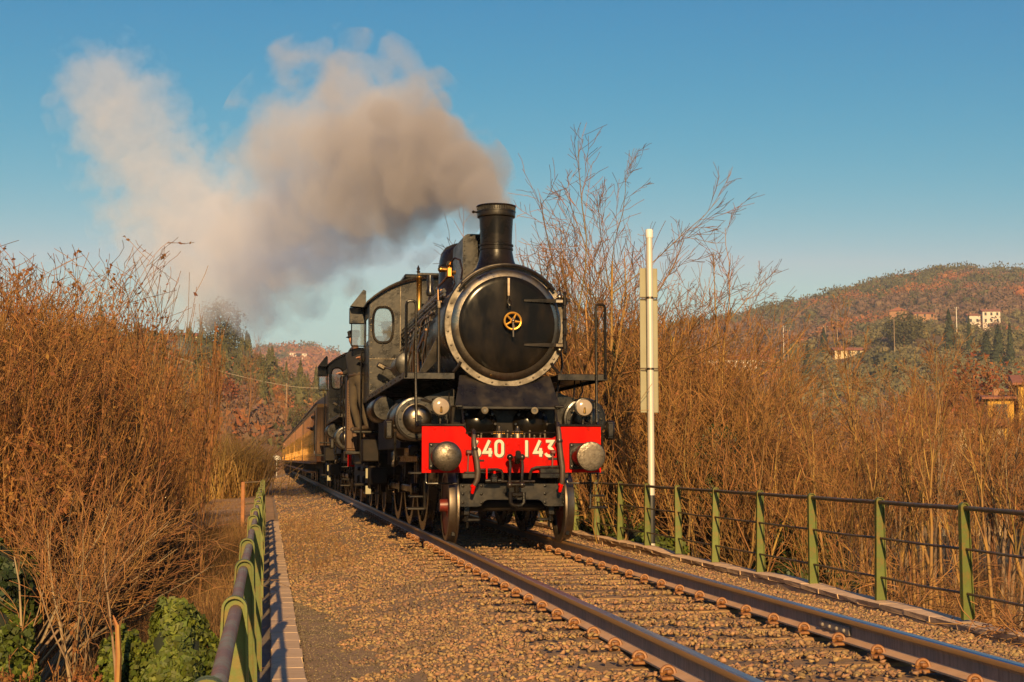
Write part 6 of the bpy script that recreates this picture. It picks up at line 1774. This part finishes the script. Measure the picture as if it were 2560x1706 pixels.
# ---- utility poles and wires
def upole(label, x, y, z, h, mat, cross=True, group=None):
    e = empty('utility_pole', (x, y, z)); tag(e, label, 'pole', group)
    MB().cyl((0, 0, -1), (0, 0, h), .20, .13, 8).build('shaft', mat, e)
    if cross:
        b = MB(); b.b2(-.9, .9, -.07, .07, h - .7, h - .55); b.b2(-.6, .6, -.07, .07, h - 1.4, h - 1.25); b.build('cross_arm', MT['dark_pipe'], e)
        b = MB()
        for q in (-.8, 0, .8): b.cyl((q, 0, h - .55), (q, 0, h - .25), .07, n=6)
        b.build('insulator', MT['white_plastic'], e)
    return Vector((x, y, z + h - .4))
MT['wire'] = M('wire', (.30, .24, .18), .5, .3)
MT['pole_wood'] = M('pole_wood', (.36, .25, .15), .8, 0, (.26, .17, .1), 2, .9, stretch=(1, 1, .2))
def wire(a, b_, sag, label, r=.035):
    pts = [a.lerp(b_, i / 12) - Vector((0, 0, sag * 4 * (i / 12) * (1 - i / 12))) for i in range(13)]
    tag(MB().tube(pts, r, 4).build('overhead_wire', MT['wire']), label, 'wire')
p1 = upole('pale concrete pole at the left end of the olive slope', .3815 * 505, 505, Z(.3815 * 505, 505), 15, MT['galv'])
p2 = upole('shorter wooden pole beside the pale concrete one', .385 * 501, 501, Z(.385 * 501, 501), 14.5, MT['pole_wood'])
p3 = upole('pole with two cross arms above the olive slope', .4245 * 520, 520, Z(.4245 * 520, 520), 14, MT['pole_wood'])
p4 = upole('short pole left of the one with two cross arms', .415 * 516, 516, Z(.415 * 516, 516), 9, MT['pole_wood'])
p5 = upole('thick bare wooden pole in the middle of the olive grove', .4705 * 484, 484, Z(.4705 * 484, 484), 15, MT['pole_wood'], False)
p6 = upole('tall pale pole right of the broad cypress', .522 * 508, 508, Z(.522 * 508, 508), 12, MT['galv'])
p7 = upole('thin distant pole between the grove and the terrace', .505 * 560, 560, Z(.505 * 560, 560), 12, MT['pole_wood'], False)
p8 = upole('weathered pole rising from the bare trees below the grove', .4125 * 300, 300, Z(.4125 * 300, 300), 11, MT['pole_wood'], False)
wire(p5, p6, 3.0, 'wire strung from the wooden pole to the tall pale pole')
wire(p8, p5, 4.0, 'wire rising from the weathered pole to the wooden pole')
wire(p1, p3, 3.0, 'wire between the concrete pole and the two armed pole')
a = upole('slim pole at the foot of the left knoll near the coaches', .0125 * 240, 240, far_z(hill_left, .0125 * 240, 240), 7.0, MT['pole_wood'], False)
c = upole('hidden pole behind the left thicket', -16.5, 240, far_z(hill_left, -16.5, 240), 8.0, MT['pole_wood'], False)
wire(c, a, .5, 'thin pale wire crossing the foot of the left knoll', .045)
wire(a, Vector((12, 238, a.z - .2)), .3, 'thin wire continuing behind the coaches', .045)

# ================================================================== SMOKE
SM = [(18.75, 3.035, 4.50, .26, 2.4), (19.8, 2.96, 5.00, .46, 2.1), (21.5, 2.66, 5.55, .78, 1.7), (24, 2.30, 6.20, 1.20, 1.25), (27, 1.98, 6.95, 1.65, .95), (30, 1.56, 7.55, 2.1, .62), (34, .96, 7.65, 2.05, .46), (38, .23, 7.15, 1.9, .42),
      (42, -.67, 6.75, 1.95, .42), (46, -1.7, 7.5, 2.3, .36), (50, -2.85, 9.4, 2.5, .27), (54, -4.2, 11.5, 2.5, .21), (58, -5.6, 14.0, 2.4, .18), (62, -6.8, 16.4, 2.4, .16), (66, -7.9, 18.3, 2.2, .12), (69, -8.5, 19.3, 1.6, .08)]
def smoke_obj():
    S = np.array(SM); y0, y1 = S[0, 0], S[-1, 0]
    b = MB(); rg = []
    for k in range(len(S)):
        y, x, z, r, _ = S[k]
        f = 1.32 if k else 1.0
        rg.append([(x + r * f * math.cos(2 * PI * i / 20), y, z + r * f * 1.12 * math.sin(2 * PI * i / 20)) for i in range(20)])
    b.rings(rg)
    m = bpy.data.materials.new('smoke'); m.use_nodes = True
    nt = m.node_tree; N = nt.nodes; Lk = nt.links; N.clear()
    out = N.new('ShaderNodeOutputMaterial'); pv = N.new('ShaderNodeVolumePrincipled')
    Lk.new(pv.outputs[0], out.inputs['Volume'])
    geo = N.new('ShaderNodeNewGeometry')
    def math_(op, a, b=None, c=None, clamp=False):
        n = N.new('ShaderNodeMath'); n.operation = op; n.use_clamp = clamp
        for i, q in enumerate((a, b, c)):
            if q is None: continue
            if isinstance(q, (int, float)): n.inputs[i].default_value = q
            else: Lk.new(q, n.inputs[i])
        return n.outputs[0]
    def noise(scale, det, dim_off):
        mp = N.new('ShaderNodeVectorMath'); mp.operation = 'ADD'; mp.inputs[1].default_value = (dim_off, dim_off * .7, dim_off * 1.3); Lk.new(geo.outputs['Position'], mp.inputs[0])
        n = N.new('ShaderNodeTexNoise'); n.inputs['Scale'].default_value = scale; n.inputs['Detail'].default_value = det; n.inputs['Roughness'].default_value = .58
        Lk.new(mp.outputs[0], n.inputs['Vector']); return n
    sp = N.new('ShaderNodeSeparateXYZ'); Lk.new(geo.outputs['Position'], sp.inputs[0])
    t = N.new('ShaderNodeMapRange'); t.inputs[1].default_value = y0; t.inputs[2].default_value = y1; Lk.new(sp.outputs[1], t.inputs[0]); t = t.outputs[0]
    def curve(vals, lo, hi):
        c = N.new('ShaderNodeFloatCurve'); cm = c.mapping; cu = cm.curves[0]
        xs_ = (S[:, 0] - y0) / (y1 - y0); v = (np.array(vals) - lo) / (hi - lo)
        cu.points[0].location = (xs_[0], v[0]); cu.points[1].location = (xs_[-1], v[-1])
        for k in range(1, len(xs_) - 1): cu.points.new(float(xs_[k]), float(v[k]))
        cm.update(); Lk.new(t, c.inputs['Value'])
        return math_('MULTIPLY_ADD', c.outputs[0], hi - lo, lo)
    xc, zc = curve(S[:, 1], -12, 6), curve(S[:, 2], 0, 22)
    rr = curve(S[:, 3] * .93, 0, 4); dn = curve(S[:, 4], 0, 3)
    nb = noise(.36, 3, 3.1); nm = noise(.95, 6, 17.0)
    s1 = N.new('ShaderNodeSeparateXYZ'); Lk.new(nb.outputs['Color'], s1.inputs[0])
    dx = math_('DIVIDE', math_('SUBTRACT', math_('MULTIPLY_ADD', math_('SUBTRACT', s1.outputs[0], .5), math_('MULTIPLY', rr, 1.1), sp.outputs[0]), xc), rr)
    dz = math_('DIVIDE', math_('SUBTRACT', math_('MULTIPLY_ADD', math_('SUBTRACT', s1.outputs[2], .5), math_('MULTIPLY', rr, 1.3), sp.outputs[2]), zc), rr)
    d = math_('SQRT', math_('ADD', math_('MULTIPLY', dx, dx), math_('MULTIPLY', dz, dz)))
    nv = noise(.62, 1, 41.0); bil = math_('ABSOLUTE', math_('SUBTRACT', nv.outputs[0], .5))
    d2 = math_('ADD', math_('MULTIPLY_ADD', math_('SUBTRACT', nm.outputs[0], .5), 2.5, d), math_('MULTIPLY', math_('SUBTRACT', .085, bil), 3.2))
    mr = N.new('ShaderNodeMapRange'); mr.interpolation_type = 'SMOOTHSTEP'; mr.inputs[1].default_value = 1.0; mr.inputs[2].default_value = .76; Lk.new(d2, mr.inputs[0])
    edge = N.new('ShaderNodeMapRange'); edge.inputs[1].default_value = 1.30; edge.inputs[2].default_value = 1.05; Lk.new(d, edge.inputs[0])
    Lk.new(math_('MULTIPLY', math_('MULTIPLY', mr.outputs[0], dn), .68), pv.inputs['Density'])
    mixc = N.new('ShaderNodeMix'); mixc.data_type = 'RGBA'; mixc.inputs[6].default_value = (.58, .545, .53, 1); mixc.inputs[7].default_value = (.92, .935, .98, 1)
    tt = N.new('ShaderNodeMapRange'); tt.inputs[1].default_value = .06; tt.inputs[2].default_value = .35; Lk.new(t, tt.inputs[0]); Lk.new(tt.outputs[0], mixc.inputs[0])
    Lk.new(mixc.outputs[2], pv.inputs['Color'])
    pv.inputs['Anisotropy'].default_value = .0
    me = b.mesh('smoke', m, 0)
    o = link('smoke', me)
    m.cycles.volume_step_rate = .22 if hasattr(m.cycles, 'volume_step_rate') else 1
    tag(o, 'brown and grey smoke plume trailing back from the chimney', 'smoke', kind='stuff')
smoke_obj()

# ================================================================== HAZE
def haze_obj():
    b = MB(); b.b2(-2560, 3060, -640, 3560, -10, 262)
    m = bpy.data.materials.new('haze'); m.use_nodes = True
    N = m.node_tree.nodes; N.clear()
    out = N.new('ShaderNodeOutputMaterial'); pv = N.new('ShaderNodeVolumePrincipled')
    pv.inputs['Color'].default_value = (.90, .95, 1.0, 1); pv.inputs['Density'].default_value = HAZE
    pv.inputs['Anisotropy'].default_value = .1
    m.node_tree.links.new(pv.outputs[0], out.inputs['Volume'])
    o = link('haze', b.mesh('haze', m, 0)); tag(o, 'thin pale haze in the valley air', 'haze', kind='stuff')
HAZE = .00017
haze_obj()

# fastenings too small to pick apart one by one
for o in bpy.data.objects:
    if o.parent is not None and any(k in o.name for k in SMALL): o['kind'] = 'stuff'   # SMALL for pieces of a few pixels
